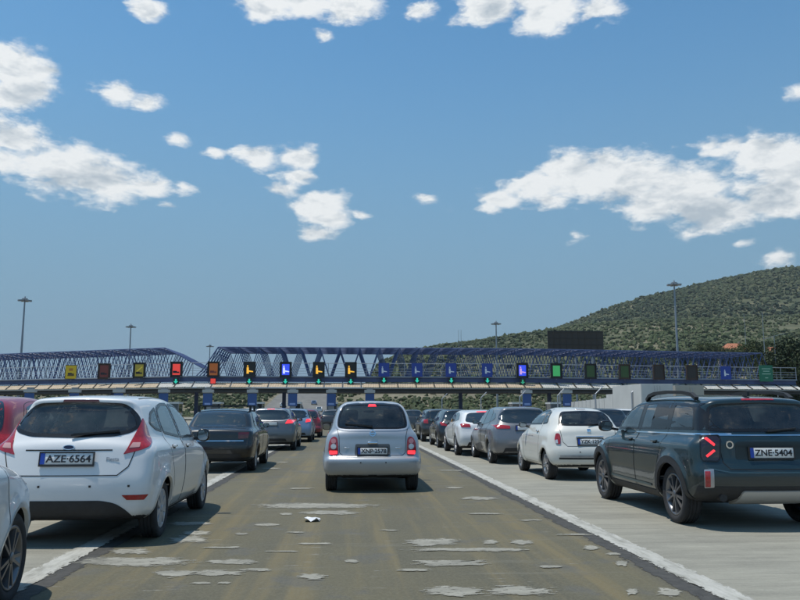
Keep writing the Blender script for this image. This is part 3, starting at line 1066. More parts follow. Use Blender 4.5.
def surf_mat(name, build):
    m = bpy.data.materials.new(name); m.use_nodes = True
    nt = m.node_tree; b = nt.nodes['Principled BSDF']
    N, Lk = nt.nodes, nt.links
    geo = N.new('ShaderNodeNewGeometry')

    class H: pass
    h = H(); h.N = N; h.L = Lk; h.b = b; h.pos = geo.outputs['Position']

    def mp(sx, sy, sz=1.0):
        n = N.new('ShaderNodeVectorMath'); n.operation = 'MULTIPLY'; Lk.new(h.pos, n.inputs[0]); n.inputs[1].default_value = (sx, sy, sz); return n.outputs[0]

    def noise(vec, scale=1., detail=6., rough=.6):
        n = N.new('ShaderNodeTexNoise'); n.inputs['Scale'].default_value = scale; n.inputs['Detail'].default_value = detail; n.inputs['Roughness'].default_value = rough
        Lk.new(vec, n.inputs['Vector']); return n.outputs['Fac']

    def ramp(fac, stops):
        r = N.new('ShaderNodeValToRGB'); e = r.color_ramp.elements
        while len(e) < len(stops): e.new(.5)
        for x, (p, c) in zip(e, stops):
            x.position = p; x.color = (*c, 1) if len(c) == 3 else c
        Lk.new(fac, r.inputs[0]); return r.outputs[0]

    def mix(f, a, c, mode='MIX'):
        n = N.new('ShaderNodeMix'); n.data_type = 'RGBA'; n.blend_type = mode
        for k, v in (('Factor', f), ('A', a), ('B', c)):
            if isinstance(v, (int, float)): n.inputs[k].default_value = v
            elif isinstance(v, tuple): n.inputs[k].default_value = (*v, 1)
            else: Lk.new(v, n.inputs[k])
        return n.outputs['Result']

    def mth(op, a, c=None, d=None, clamp=False):
        n = N.new('ShaderNodeMath'); n.operation = op; n.use_clamp = clamp
        for i, v in enumerate((a, c, d)):
            if v is None: continue
            if isinstance(v, (int, float)): n.inputs[i].default_value = v
            else: Lk.new(v, n.inputs[i])
        return n.outputs[0]

    def rng_(v, a, b2, c=0., d=1.):
        n = N.new('ShaderNodeMapRange'); n.interpolation_type = 'SMOOTHSTEP'
        n.inputs['From Min'].default_value = a; n.inputs['From Max'].default_value = b2; n.inputs['To Min'].default_value = c; n.inputs['To Max'].default_value = d
        Lk.new(v, n.inputs['Value']); return n.outputs[0]

    def bump(v, st, dist):
        n = N.new('ShaderNodeBump'); n.inputs['Strength'].default_value = st; n.inputs['Distance'].default_value = dist
        Lk.new(v, n.inputs['Height']); Lk.new(n.outputs[0], b.inputs['Normal'])
    h.mp = mp; h.noise = noise; h.ramp = ramp; h.mix = mix; h.mth = mth; h.rng = rng_; h.bump = bump
    sp = N.new('ShaderNodeSeparateXYZ'); Lk.new(h.pos, sp.inputs[0]); h.x, h.y, h.z = sp.outputs
    build(h)
    MATS[name] = m
    return m


def _concrete(h):
    a = h.noise(h.mp(.45, 4.2), 1., 9, .74); b2 = h.noise(h.mp(.9, .9), 1., 7, .65); c = h.noise(h.mp(1, 1), 38., 3)
    col = h.ramp(a, [(.30, (.165, .159, .130)), (.48, (.255, .246, .200)), (.70, (.345, .333, .272))])
    col = h.mix(h.rng(b2, .35, .75, 0, .55), col, (.18, .175, .145))
    d = h.noise(h.mp(.9, .05), 1., 5, .6)                     # tyre-worn darker tracks along the lanes
    col = h.mix(h.rng(d, .5, .75, 0, .4), col, (.15, .146, .125))
    spots = h.noise(h.mp(1, 1), 3.2, 4, .75)
    col = h.mix(h.rng(spots, .66, .74, 0, .5), col, (.12, .12, .115))
    col = h.mix(h.rng(c, .3, .8, 0, .25), col, (.37, .36, .30))
    br = h.noise(h.mp(3.5, 24.), 1., 7, .8)
    col = h.mix(h.rng(br, .52, .68, 0, .45), col, (.145, .14, .118)); col = h.mix(h.rng(br, .47, .34, 0, .35), col, (.40, .39, .33))
    h.L.new(col, h.b.inputs['Base Color']); h.b.inputs['Roughness'].default_value = .88
    h.bump(h.mth('ADD', c, a), .25, .01)


def _asphalt(h):
    g = h.noise(h.mp(1, 1), 42., 5, .8); big = h.noise(h.mp(.8, .25), 1., 7, .62); st = h.noise(h.mp(2.6, .09), 1., 6, .6)
    tr = h.noise(h.mp(.35, 3.0), 1., 7, .7)
    col = h.ramp(big, [(.3, (.066, .060, .037)), (.5, (.094, .084, .050)), (.72, (.120, .107, .063))])
    col = h.mix(h.rng(st, .47, .66, 0, .75), col, (.175, .135, .058))      # yellow dust in streaks along the lane
    bl = h.noise(h.mp(1.1, .8), 1.3, 5, .6)
    col = h.mix(h.rng(bl, .54, .66, 0, .6), col, (.078, .080, .078))        # blue-grey tar smears
    col = h.mix(h.rng(tr, .54, .68, 0, .5), col, (.155, .145, .108))
    fine = h.noise(h.mp(.9, 7.0), 1.4, 6, .75)
    col = h.mix(h.rng(fine, .635, .67, 0, .85), col, (.30, .29, .26))     # small flakes where the concrete shows
    # tar edges beside the lines
    e1 = h.rng(h.mth('ABSOLUTE', h.mth('SUBTRACT', h.x, .12)), 2.25, 2.55, 0, .7)
    col = h.mix(h.mth('MULTIPLY', e1, h.rng(big, .3, .6, .5, 1.)), col, (.062, .060, .054))
    col = h.mix(h.rng(g, .38, .68, 0, .55), col, (.17, .157, .102))
    h.L.new(col, h.b.inputs['Base Color'])
    h.L.new(h.rng(big, .3, .7, .7, .88), h.b.inputs['Roughness'])
    h.bump(h.mth('ADD', g, h.mth('MULTIPLY', big, .5)), .45, .012)


def _line(h):
    a = h.noise(h.mp(6, 1.2), 1.6, 7, .7); c = h.noise(h.mp(1, 1), 30., 4)
    col = h.ramp(a, [(.36, (.25, .243, .205)), (.5, (.40, .392, .345)), (.7, (.50, .49, .445))])
    col = h.mix(h.rng(c, .45, .7, 0, .4), col, (.33, .325, .31))
    h.L.new(col, h.b.inputs['Base Color']); h.b.inputs['Roughness'].default_value = .75; h.bump(c, .1, .004)


def worn_edges(m, amount=1.0, scale=(3., 9.), thr=.42):
    """wear a thin sheet away towards its rim: attribute 'rim' is 0 at the rim, 1 inside"""
    nt = m.node_tree; N, Lk = nt.nodes, nt.links
    at = N.new('ShaderNodeAttribute'); at.attribute_name = 'rim'
    geo = N.new('ShaderNodeNewGeometry')
    mp = N.new('ShaderNodeVectorMath'); mp.operation = 'MULTIPLY'; mp.inputs[1].default_value = (scale[0], scale[1], 1); Lk.new(geo.outputs['Position'], mp.inputs[0])
    n = N.new('ShaderNodeTexNoise'); n.inputs['Scale'].default_value = 1.0; n.inputs['Detail'].default_value = 8; n.inputs['Roughness'].default_value = .72; Lk.new(mp.outputs[0], n.inputs['Vector'])
    ma = N.new('ShaderNodeMath'); ma.operation = 'MULTIPLY_ADD'; ma.inputs[1].default_value = 1.7 * amount; Lk.new(n.outputs['Fac'], ma.inputs[0])
    sb = N.new('ShaderNodeMath'); sb.operation = 'SUBTRACT'; Lk.new(at.outputs['Fac'], sb.inputs[0]); sb.inputs[1].default_value = .85 * amount
    Lk.new(sb.outputs[0], ma.inputs[2])
    mr = N.new('ShaderNodeMapRange'); mr.inputs['From Min'].default_value = thr - .06; mr.inputs['From Max'].default_value = thr + .06; Lk.new(ma.outputs[0], mr.inputs['Value'])
    out = N['Material Output']; tr = N.new('ShaderNodeBsdfTransparent'); mx = N.new('ShaderNodeMixShader')
    Lk.new(mr.outputs[0], mx.inputs[0]); Lk.new(tr.outputs[0], mx.inputs[1]); Lk.new(N['Principled BSDF'].outputs[0], mx.inputs[2]); Lk.new(mx.outputs[0], out.inputs['Surface'])


def _patch(h):
    c = h.noise(h.mp(1, 1), 26., 5); a = h.noise(h.mp(1.5, 6), 1., 6)
    col = h.ramp(a, [(.3, (.20, .193, .158)), (.65, (.33, .318, .265))])
    col = h.mix(h.rng(c, .5, .75, 0, .5), col, (.19, .185, .17))
    h.L.new(col, h.b.inputs['Base Color']); h.b.inputs['Roughness'].default_value = .9; h.bump(c, .3, .006)


def _earth(h):
    a = h.noise(h.mp(.02, .02), 1., 8, .65); c = h.noise(h.mp(.25, .25), 1., 6, .7)
    col = h.ramp(a, [(.35, (.09, .085, .045)), (.5, (.15, .13, .08)), (.65, (.25, .21, .145))])
    col = h.mix(h.rng(c, .45, .65, 0, .6), col, (.07, .085, .035))
    h.L.new(col, h.b.inputs['Base Color']); h.b.inputs['Roughness'].default_value = .95


def _hill(h):
    a = h.noise(h.mp(.006, .006, .006), 1., 8, .65); c = h.noise(h.mp(.06, .06, .06), 1., 6, .7)
    col = h.ramp(a, [(.40, (.055, .066, .028)), (.52, (.10, .10, .048)), (.68, (.24, .205, .14))])
    col = h.mix(h.rng(c, .42, .62, 0, .7), col, (.045, .058, .024))
    h.L.new(col, h.b.inputs['Base Color']); h.b.inputs['Roughness'].default_value = .95


M_CONC = surf_mat('worn concrete', _concrete)
M_ASPH = surf_mat('worn asphalt overlay', _asphalt)
M_LINE = surf_mat('worn white road paint', _line)
M_PATCH = surf_mat('bare concrete patch', _patch)
worn_edges(M_LINE, 1.9, (22., 7.), .36)
worn_edges(M_PATCH, 3.2, (8., 24.), .52)
M_EARTH = surf_mat('dry earth', _earth)
M_HILL = surf_mat('scrub hillside', _hill)

EDGE_L, EDGE_R = -2.42, 2.70


def sheet(name, x0, x1, y0, y1, z, m, parent=None, step=None, jag=0.):
    """flat strip, its long edges slightly ragged"""
    n = 2 if not step else int((y1 - y0) / step) + 2
    V = []; F = []
    for i in range(n):
        y = y0 + (y1 - y0) * i / (n - 1)
        fade = 1 if y < 60 else .3
        a = mnoise.noise(Vector((x0 * 3.1, y * 2.3, 0))) * jag * fade; b = mnoise.noise(Vector((x1 * 3.1 + 5, y * 2.3, 3))) * jag * fade
        V += [(x0 + a, y, z), (x1 + b, y, z)]
        if i: F.append((2 * i - 2, 2 * i - 1, 2 * i + 1, 2 * i))
    o = mesh_obj(name, V, F, m, parent)
    if parent is None: o['kind'] = 'structure'
    return o


sheet('ground', -9000, 9000, -60, 12000, -.02, M_EARTH)
sheet('concrete_apron', -95, 75, -14, 168, 0, M_CONC)
road = sheet('asphalt_lane', EDGE_L, EDGE_R, -14, 116, .006, M_ASPH, None, .08, .05)


def rim_attr(o, vals):
    at = o.data.attributes.new('rim', 'FLOAT', 'POINT'); at.data.foreach_set('value', np.array(vals, dtype=np.float32))


def line_strip(x0, x1, name='lane_line', m=None, z=.0145):
    V = []; F = []; A = []; n = 140
    for i in range(n):
        y = -14 + 130 * i / (n - 1)
        for u, r in ((0, 0), (.3, 1), (.7, 1), (1, 0)): V.append((x0 + (x1 - x0) * u, y, z)); A.append(r)
        if i:
            for j in range(3): F.append((4 * i - 4 + j, 4 * i - 3 + j, 4 * i + 1 + j, 4 * i + j))
    rim_attr(mesh_obj(name, V, F, m or M_LINE, road), A)


line_strip(EDGE_R - .01, EDGE_R + .26)
line_strip(EDGE_L - .26, EDGE_L + .01)
# a bituminous edge strip between line and lane
M_TAR = mat('bitumen edge', (.055, .053, .048), .85, noise=.3, nscale=12, bump=.3)
worn_edges(M_TAR, 2.6, (10., 3.), .40)
line_strip(EDGE_R - .17, EDGE_R + .07, 'tar_edge', M_TAR, .0085)
line_strip(EDGE_L - .07, EDGE_L + .17, 'tar_edge', M_TAR, .0085)
PATCHES = [(83, 186, 558, 565), (113, 148, 549, 553.5), (172, 204, 536, 543), (211, 253, 560, 564), (157, 194, 570.5, 576), (194, 241, 571, 575.5), (191, 212, 582, 584), (217, 230, 582, 584), (236, 248, 533, 535), (256, 270, 524, 526),
           (169, 211, 522, 525), (184, 209, 531, 535), (265, 369, 504, 508), (305, 354, 510.5, 514.5), (256, 279, 523.7, 526), (280, 292, 513, 515), (408, 455, 539, 545.5), (417, 522, 548, 551.5), (418, 485, 560, 566), (427, 480, 587, 595.5),
           (490, 551, 587, 595), (483, 497, 540.5, 544), (345, 358, 560, 563), (301, 325, 574, 579), (238, 254, 560, 564), (240, 270, 569, 571.5), (462, 495, 497, 499.6), (397, 429, 569, 571), (511, 532, 540, 544.5), (584, 598, 546, 550), (607, 620, 553, 555),
           (657, 680, 589, 596), (627, 637, 589, 595), (616, 627, 561, 566), (519, 541, 519.7, 521), (500, 522, 549, 551.5), (330, 352, 478, 479), (440, 462, 470, 471), (470, 500, 513, 514.5), (300, 330, 543, 544.6), (265, 300, 551, 552.2), (560, 590, 534, 535.5),
           (446, 462, 487, 488.5), (290, 312, 488, 489), (540, 562, 566, 568), (380, 398, 530, 531), (285, 305, 532, 533), (205, 240, 547, 548.5), (276, 288, 462, 462.8), (262, 280, 468, 469)]
for i, (x0, x1, y0, y1) in enumerate(PATCHES):
    pts = []; n = 44
    for k in range(n):
        t = 2 * math.pi * k / n
        c, s_ = math.cos(t), math.sin(t)
        e = 1 + .55 * mnoise.noise(Vector((c * 1.6 + i * 7.3, s_ * 1.6, i * 1.7))) + .28 * mnoise.noise(Vector((c * 5 + i * 3.1, s_ * 5, i)))
        u = math.copysign(abs(c) ** .75, c) * (1 + .25 * mnoise.noise(Vector((i * 2.2, s_ * 3, 4)))); v = math.copysign(abs(s_) ** .8, s_) * e
        pts.append(ground((x0 + x1) / 2 + (x1 - x0) / 2 * u, (y0 + y1) / 2 + (y1 - y0) / 2 * v, .009))
    zz = .0104 + .00006 * i
    c0 = sum(pts, Vector((0, 0, 0))) / n
    V = [(c0.x + (p.x - c0.x) * s1, c0.y + (p.y - c0.y) * s1, zz) for s1 in (1.30, .72) for p in pts] + [(c0.x, c0.y, zz)]
    F = [(k, (k + 1) % n, n + (k + 1) % n, n + k) for k in range(n)] + [(n + k, n + (k + 1) % n, 2 * n) for k in range(n)]
    F = [f[::-1] for f in F] if (pts[1] - pts[0]).cross(pts[12] - pts[0]).z < 0 else F
    rim_attr(mesh_obj('bare_patch', V, F, M_PATCH, road), [0.] * n + [1.] * n + [1.])

# crumpled paper on the lane
g = ground(312, 521.5)
V = []; F = []
for i in range(5):
    for j in range(4): V.append((g.x + (i - 2) * .045 + random.uniform(-.015, .015), g.y + (j - 1.5) * .07 + random.uniform(-.02, .02), .012 + random.uniform(0, .05)))
for i in range(4):
    for j in range(3): F.append((i * 4 + j, i * 4 + 4 + j, i * 4 + 5 + j, i * 4 + 1 + j))
pp = mesh_obj('paper_scrap', V, F, mat('white paper', (.8, .8, .8), .7)); tag(pp, 'crumpled white paper scrap lying on the middle lane', 'litter')

# ------------------------------------------------------------------ hills
def interp1(T, x): return np.interp(x, [t[0] for t in T], [t[1] for t in T])


def px_x(px, Y):
    """lateral position at depth Y of pixel column px at the horizon"""
    return at_depth(px, 411, Y).x


def fbm(x, y, s, o=5, seed=0.):
    out = np.zeros(np.broadcast(x, y).shape); a = .5
    rs = np.random.default_rng(int(seed * 10) + 3)
    for k in range(o):
        th = rs.uniform(0, 6.28, 6)
        for q in range(3):
            d = rs.uniform(0, 6.28); f = s * 2 ** k * rs.uniform(.8, 1.25)
            out = out + a / 3 * np.sin((x * math.cos(d) + y * math.sin(d)) * f + th[q] + 1.3 * np.sin((x * math.sin(d) - y * math.cos(d)) * f * .7 + th[q + 3]))
        a *= .5
    return out


RIDGE_A = [(300, 411), (352, 408), (380, 360), (400, 352), (430, 343.5), (470, 338), (520, 331), (558, 326.5), (600, 322), (700, 316), (900, 306), (1500, 300)]
RIDGE_B = [(380, 411), (500, 356), (545, 333), (558, 326), (600, 310), (640, 295), (690, 283), (720, 275), (760, 268), (800, 262), (900, 246), (1100, 235), (1500, 250)]


def ridge_z(T, X, Y):
    px = 400 + FPX * np.tan(np.arctan2(X, Y) + YAW)
    y = interp1(T, px)
    return (411 - y) / FPX * Y * np.cos(np.arctan2(X, Y)) ** 0 + CAM_H


def hill_a(X, Y):
    top = ridge_z(RIDGE_A, X * 900 / np.maximum(Y, 1) if False else X, 900.0)
    f = np.clip((Y - 330) / (900 - 330), 0, 1); f = f * f * (3 - 2 * f) * .55 + f * .45
    back = np.clip((Y - 900) / 700, 0, 1)
    return top * f * (1 - .6 * back) + fbm(X, Y, .012, 4, 1) * 5 * f - 3


def hill_b(X, Y):
    top = ridge_z(RIDGE_B, X, 1500.0)
    f = np.clip((Y - 560) / (1500 - 560), 0, 1); f = f * f * (3 - 2 * f) * .6 + f * .4
    back = np.clip((Y - 1500) / 900, 0, 1)
    return top * f * (1 - .6 * back) + fbm(X, Y, .007, 5, 2) * 14 * np.minimum(f * 2, 1) - 3


def emb(X, Y):
    """low banks beyond the toll station, the motorway passing between them"""
    f = np.clip((Y - 190) / 230, 0, 1); f = f * f * (3 - 2 * f)
    c = np.clip((np.abs(X + 14 + (Y - 200) * .03) - 12) / 18, 0, 1)
    return f * (11.5 + 1.5 * c + 3.2 * fbm(X, Y, .03, 4, 3) * (.3 + .7 * c)) - .6


def terrain(name, fn, xs, ys, m):
    X, Y = np.meshgrid(xs, ys, indexing='ij'); Z = fn(X, Y)
    V = np.stack([X, Y, Z], -1).reshape(-1, 3); ny = len(ys)
    i, j = np.meshgrid(np.arange(len(xs) - 1), np.arange(ny - 1), indexing='ij')
    a = (i * ny + j).ravel(); F = np.stack([a, a + ny, a + ny + 1, a + 1], 1)
    o = np_mesh(name, V, F, m); o['kind'] = 'structure'; return o


terrain('lower_hill', hill_a, np.linspace(-150, 1300, 160), np.linspace(330, 1600, 110), M_HILL)
terrain('upper_hill', hill_b, np.linspace(-100, 2600, 180), np.linspace(560, 2400, 120), M_HILL)
terrain('roadside_bank', emb, np.linspace(-160, 170, 130), np.linspace(186, 470, 90), M_EARTH)
# the motorway climbing away beyond the booths
V = []; F = []
for i, y in enumerate(np.linspace(150, 460, 40)):
    xc = -14 - (y - 200) * .03; z = float(emb(np.array([xc]), np.array([y]))[0]) if y > 190 else -.5
    z = max(z, -.5) + .55
    V += [(xc - 11, y, z), (xc + 11, y, z)]
    if i: F.append((2 * i - 2, 2 * i - 1, 2 * i + 1, 2 * i))
o = mesh_obj('motorway', V, F, mat('pale asphalt', (.15, .145, .13), .9, noise=.3, nscale=.4), None, True); o['kind'] = 'structure'

# ---- woods on the hills: small crowns, one mass for each hill
ICO = None


def clump_mass(name, P, Rr, mlist, squash=.8, jitter=.34):
    """P (n,3) centres, Rr (n) radii -> lumpy crowns in one mesh"""
    global ICO
    if ICO is None:
        bm = bmesh.new(); bmesh.ops.create_icosphere(bm, subdivisions=1, radius=1)
        ICO = (np.array([v.co[:] for v in bm.verts]), np.array([[v.index for v in f.verts] for f in bm.faces])); bm.free()
    U, T = ICO; n = len(P); k = len(U)
    J = 1 + rng.normal(0, jitter, (n, k))
    V = U[None] * J[..., None] * Rr[:, None, None]
    V[..., 2] *= squash * rng.uniform(.8, 1.35, (n, 1))
    V = V + P[:, None, :] + np.array([0, 0, 1.])[None, None] * (Rr * .45)[:, None, None]
    F = (T[None] + (np.arange(n) * k)[:, None, None]).reshape(-1, 3)
    q = np.clip(.5 + fbm(P[:, 0], P[:, 1], .016, 3, 4) * .9 + rng.normal(0, .22, n), 0, .999)
    mi = np.repeat((q * len(mlist)).astype(int), len(T))
    return np_mesh(name, V.reshape(-1, 3), F, mlist, smooth=False, mat_idx=mi.astype(np.int32))


PINE = [mat('pine foliage dark', (.028, .044, .018), .9), mat('pine foliage', (.044, .062, .024), .9), mat('scrub foliage', (.070, .082, .034), .9)]
LEAF = [mat('leaf dark', (.034, .052, .018), .85), mat('leaf mid', (.058, .080, .026), .85), mat('leaf light', (.088, .105, .038), .85)]


def scatter(fn, n, xr, yr, ridge_y, bare, rlo, rhi, seed):
    r = np.random.default_rng(seed)
    X = r.uniform(*xr, n); Y = yr[0] + (yr[1] - yr[0]) * r.random(n) ** .8
    px = 400 + FPX * np.tan(np.arctan2(X, Y) + YAW)
    ok = (px > 330) & (px < 930)
    X, Y = X[ok], Y[ok]
    d = fbm(X, Y, bare[0], 4, bare[1])
    keep = r.random(len(X)) < np.clip(bare[2] + d * bare[3], .04, 1)
    X, Y = X[keep], Y[keep]
    return np.stack([X, Y, fn(X, Y)], 1), r.uniform(rlo, rhi, len(X)) * np.where(r.random(len(X)) < .10, 1.35, 1.)


P, R_ = scatter(hill_b, 62000, (40, 1700), (600, 1560), 1500, (.012, 5, .70, 1.3), 1.3, 3.2, 5)
o = clump_mass('upper_hill_wood', P, R_, PINE); tag(o, 'dark pine wood covering the high hill on the right', 'wood', kind='stuff')
P, R_ = scatter(hill_a, 32000, (-60, 900), (345, 960), 900, (.02, 6, .62, 1.0), .9, 2.3, 6)
o = clump_mass('lower_hill_wood', P, R_, [PINE[1], PINE[2], LEAF[1]]); tag(o, 'green scrub and young trees covering the lower long hill', 'wood', kind='stuff')
r = np.random.default_rng(9)
X = r.uniform(-140, 150, 14000); Y = r.uniform(195, 465, 14000)
k = (np.abs(X + 14 + (Y - 200) * .03) > 13) & (fbm(X, Y, .05, 4, 8) + r.random(14000) * .6 > .2)
X, Y = X[k], Y[k]
o = clump_mass('bank_scrub', np.stack([X, Y, emb(X, Y)], 1), r.uniform(.35, 1.15, len(X)), [PINE[1], PINE[2], LEAF[0], LEAF[1]]); tag(o, 'low scrub and bushes on the banks beyond the toll lanes', 'scrub', kind='stuff')


r = np.random.default_rng(21)
X = r.uniform(80, 520, 900); Y = r.uniform(335, 640, 900); px = 400 + FPX * np.tan(np.arctan2(X, Y) + YAW)
k = (px > 585) & (px < 900) & (r.random(900) < np.clip((px - 560) / 160, .1, 1)); X, Y = X[k], Y[k]
C = []; Rc = []
for x, y in zip(X, Y):
    z = float(hill_a(np.array([x]), np.array([y]))[0]); s = r.uniform(2.2, 4.2)
    for _ in range(7): C.append((x + r.normal(0, s * .5), y + r.normal(0, s * .5), z + r.uniform(.1, 1.2) * s)); Rc.append(s * r.uniform(.3, .6))
o = clump_mass('slope_trees', np.array(C), np.array(Rc), [LEAF[0], LEAF[1], LEAF[2], PINE[1]]); tag(o, 'yellow-green trees at the foot of the high hill', 'wood', kind='stuff')

# ---- single trees near the right end of the toll station
M_BARK = mat('bark', (.12, .095, .07), .9, noise=.3, nscale=6, bump=.4, bscale=20)


def tree(px, py_base, Y, hgt, spread, label, seed, mats, name='broadleaf_tree'):
    b = at_depth(px, py_base, Y); r = np.random.default_rng(seed)
    zb = b.z if py_base < 400 else 0.
    root = empty(name, (b.x, Y, zb)); tag(root, label, 'tree', 'trees behind the toll station')
    mb = MB(); tips = []
    def limb(p, d, l, rad, lev):
        q = p + d * l
        mb.tube(p, q, rad, 7 if lev < 2 else 5, rad * .62, cap=False)
        if lev >= 3 or rad < .03: tips.append(q); return
        for _ in range(3 if lev else 5):
            nd = (d * .55 + Vector(r.normal(0, .55, 3)) + Vector((0, 0, .28))).normalized()
            limb(p + d * l * r.uniform(.6, 1.), nd, l * r.uniform(.55, .8), rad * .55, lev + 1)
    limb(Vector((0, 0, -.3)), Vector((r.normal(0, .05), r.normal(0, .05), 1)).normalized(), hgt * .34, hgt * .024, 0)
    mb.build('trunk', M_BARK, root, True)
    C = []; 
    for t in tips:
        for _ in range(3): C.append(np.array(t) + r.normal(0, hgt * .045, 3))
    for _ in range(60):
        v = r.normal(0, 1, 3); v /= np.linalg.norm(v); C.append(v * np.array([spread, spread, hgt * .30]) * r.uniform(.5, 1.) + np.array([0, 0, hgt * .64]))
    C = np.array(C)
    # leaves: small quads in clumps
    n = 62; M = len(C)
    pos = C[:, None, :] + r.normal(0, hgt * .045, (M, n, 3))
    a = r.normal(0, 1, (M, n, 3)); a /= np.linalg.norm(a, axis=2, keepdims=True)
    c2 = r.normal(0, 1, (M, n, 3)); c2 = np.cross(a, c2); c2 /= np.linalg.norm(c2, axis=2, keepdims=True)
    s = r.uniform(.12, .26, (M, n, 1)) * hgt / 10
    V = np.stack([pos - a * s, pos + c2 * s * .6, pos + a * s, pos - c2 * s * .6], 2).reshape(-1, 3)
    F = np.arange(len(V)).reshape(-1, 4)
    mi = np.repeat(r.integers(0, len(mats), M), n).astype(np.int32)
    np_mesh('crown', V, F, mats, root, smooth=False, mat_idx=mi)
    return root


tree(786, 411, 168, 15.5, 5.0, 'tall dark leafy tree at the right edge beside the canopy end', 3, [LEAF[0], PINE[1], PINE[0]])
tree(803, 411, 150, 17, 5.5, 'big dark tree cut by the right edge of the picture', 4, [LEAF[0], PINE[0], PINE[1]])
tree(757, 374, 225, 11, 5.5, 'yellow-green tree between the canopy end and the small orange roof', 5, [LEAF[1], LEAF[2], LEAF[0]])
tree(736, 379, 250, 12, 5.5, 'olive green tree in front of the long orange roof', 6, [LEAF[1], LEAF[0], PINE[2]])
tree(708, 372, 260, 11, 6, 'rounded green tree left of the long orange roof', 8, [LEAF[1], LEAF[0], PINE[2]])
tree(684, 372, 260, 8, 6, 'low green tree right of the tall lamp mast', 10, [LEAF[1], LEAF[0], LEAF[2]])
tree(640, 374, 270, 8, 6, 'low green tree left of the tall lamp mast', 12, [LEAF[1], PINE[2], LEAF[0]])

# ---- houses on the slope
M_TILE = mat('orange roof tiles', (.42, .16, .085), .85, noise=.2, nscale=1.5)
M_STUCCO = mat('pale stucco', (.30, .27, .22), .9, noise=.1, nscale=1)
M_PANE = mat('window dark glass', (.03, .035, .04), .1)


def house(px0, px1, py_eave, py_ridge, Y, label):
    a = at_depth(px0, py_eave, Y); b = at_depth(px1, py_eave, Y); zr = at_depth(px0, py_ridge, Y).z
    w = b.x - a.x; dpt = w * .7; h = 2.9
    root = empty('house', ((a.x + b.x) / 2, Y, a.z - h)); tag(root, label, 'house', 'houses on the slope')
    MB().box(-w / 2 + .5, w / 2 - .5, .5, dpt - .5, -4, h).build('wall', M_STUCCO, root)
    rf = MesHip(-w / 2, w / 2, 0, dpt, h, zr - a.z, root)
    for i in range(3):
        x = -w / 2 + w * (i + .7) / 3.4
        wd = MB().box(x - .6, x + .6, .44, .49, h - 2.2, h - .8).build('window', M_PANE, root)
        MB().box(x - .7, x + .7, .38, .50, h - 2.32, h - 2.2).build('sill', M_STUCCO, wd)
    MB().box(w * .2, w * .2 + .7, dpt * .5, dpt * .5 + .7, h, h + zr - a.z + .8).build('chimney', M_STUCCO, rf)


def MesHip(x0, x1, y0, y1, z, rise, parent):
    m = (y1 - y0) / 2
    V = [(x0, y0, z), (x1, y0, z), (x1, y1, z), (x0, y1, z), (x0 + m * .8, y0 + m, z + rise), (x1 - m * .8, y0 + m, z + rise)]
    return mesh_obj('roof', V, [(0, 1, 5, 4), (1, 2, 5), (2, 3, 4, 5), (3, 0, 4), (0, 3, 2, 1)], M_TILE, parent)


house(725, 752, 350, 342.5, 330, 'house with a long orange tiled roof among the trees on the slope')
house(767, 783, 354, 346.5, 300, 'small house with an orange roof beside the street lamp at right')

# ------------------------------------------------------------------ toll station
M_TRUSS = mat('blue truss paint', (.058, .088, .20), .5, .1, noise=.2, nscale=.6)
M_RAIL = mat('galvanised rail', (.36, .38, .41), .45, .5)
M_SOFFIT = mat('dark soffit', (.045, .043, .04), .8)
M_EDGE = mat('roof edge grey', (.30, .29, .27), .6)
M_FASC = mat('beige translucent sheet', (.44, .35, .245), .6, noise=.15, nscale=2)
M_FASCW = mat('pale roof sheet', (.44, .44, .41), .6, noise=.15, nscale=2)
M_POST = mat('grey steel post', (.24, .25, .26), .5, .4)


def Yp(X):
    if X < -24: return 121 + (-24 - X) * .50
    if X > 25: return 121 + (X - 25) * .15
    return 121.


def gp(X, dY, z): return Vector((X, Yp(X) + dY, z))


def X_of(px, dY=0.):
    """station along the toll front seen in pixel column px"""
    lo, hi = -120., 120.
    for _ in range(40):
        m = (lo + hi) / 2; p = gp(m, dY, 0)
        v = 400 + FPX * math.tan(math.atan2(p.x, p.y) + YAW)
        if v < px: lo = m
        else: hi = m
    return lo


Z_T, Z_B = 11.05, 6.35
N_LAY, D_LAY, PER = 7, 2.15, 3.1


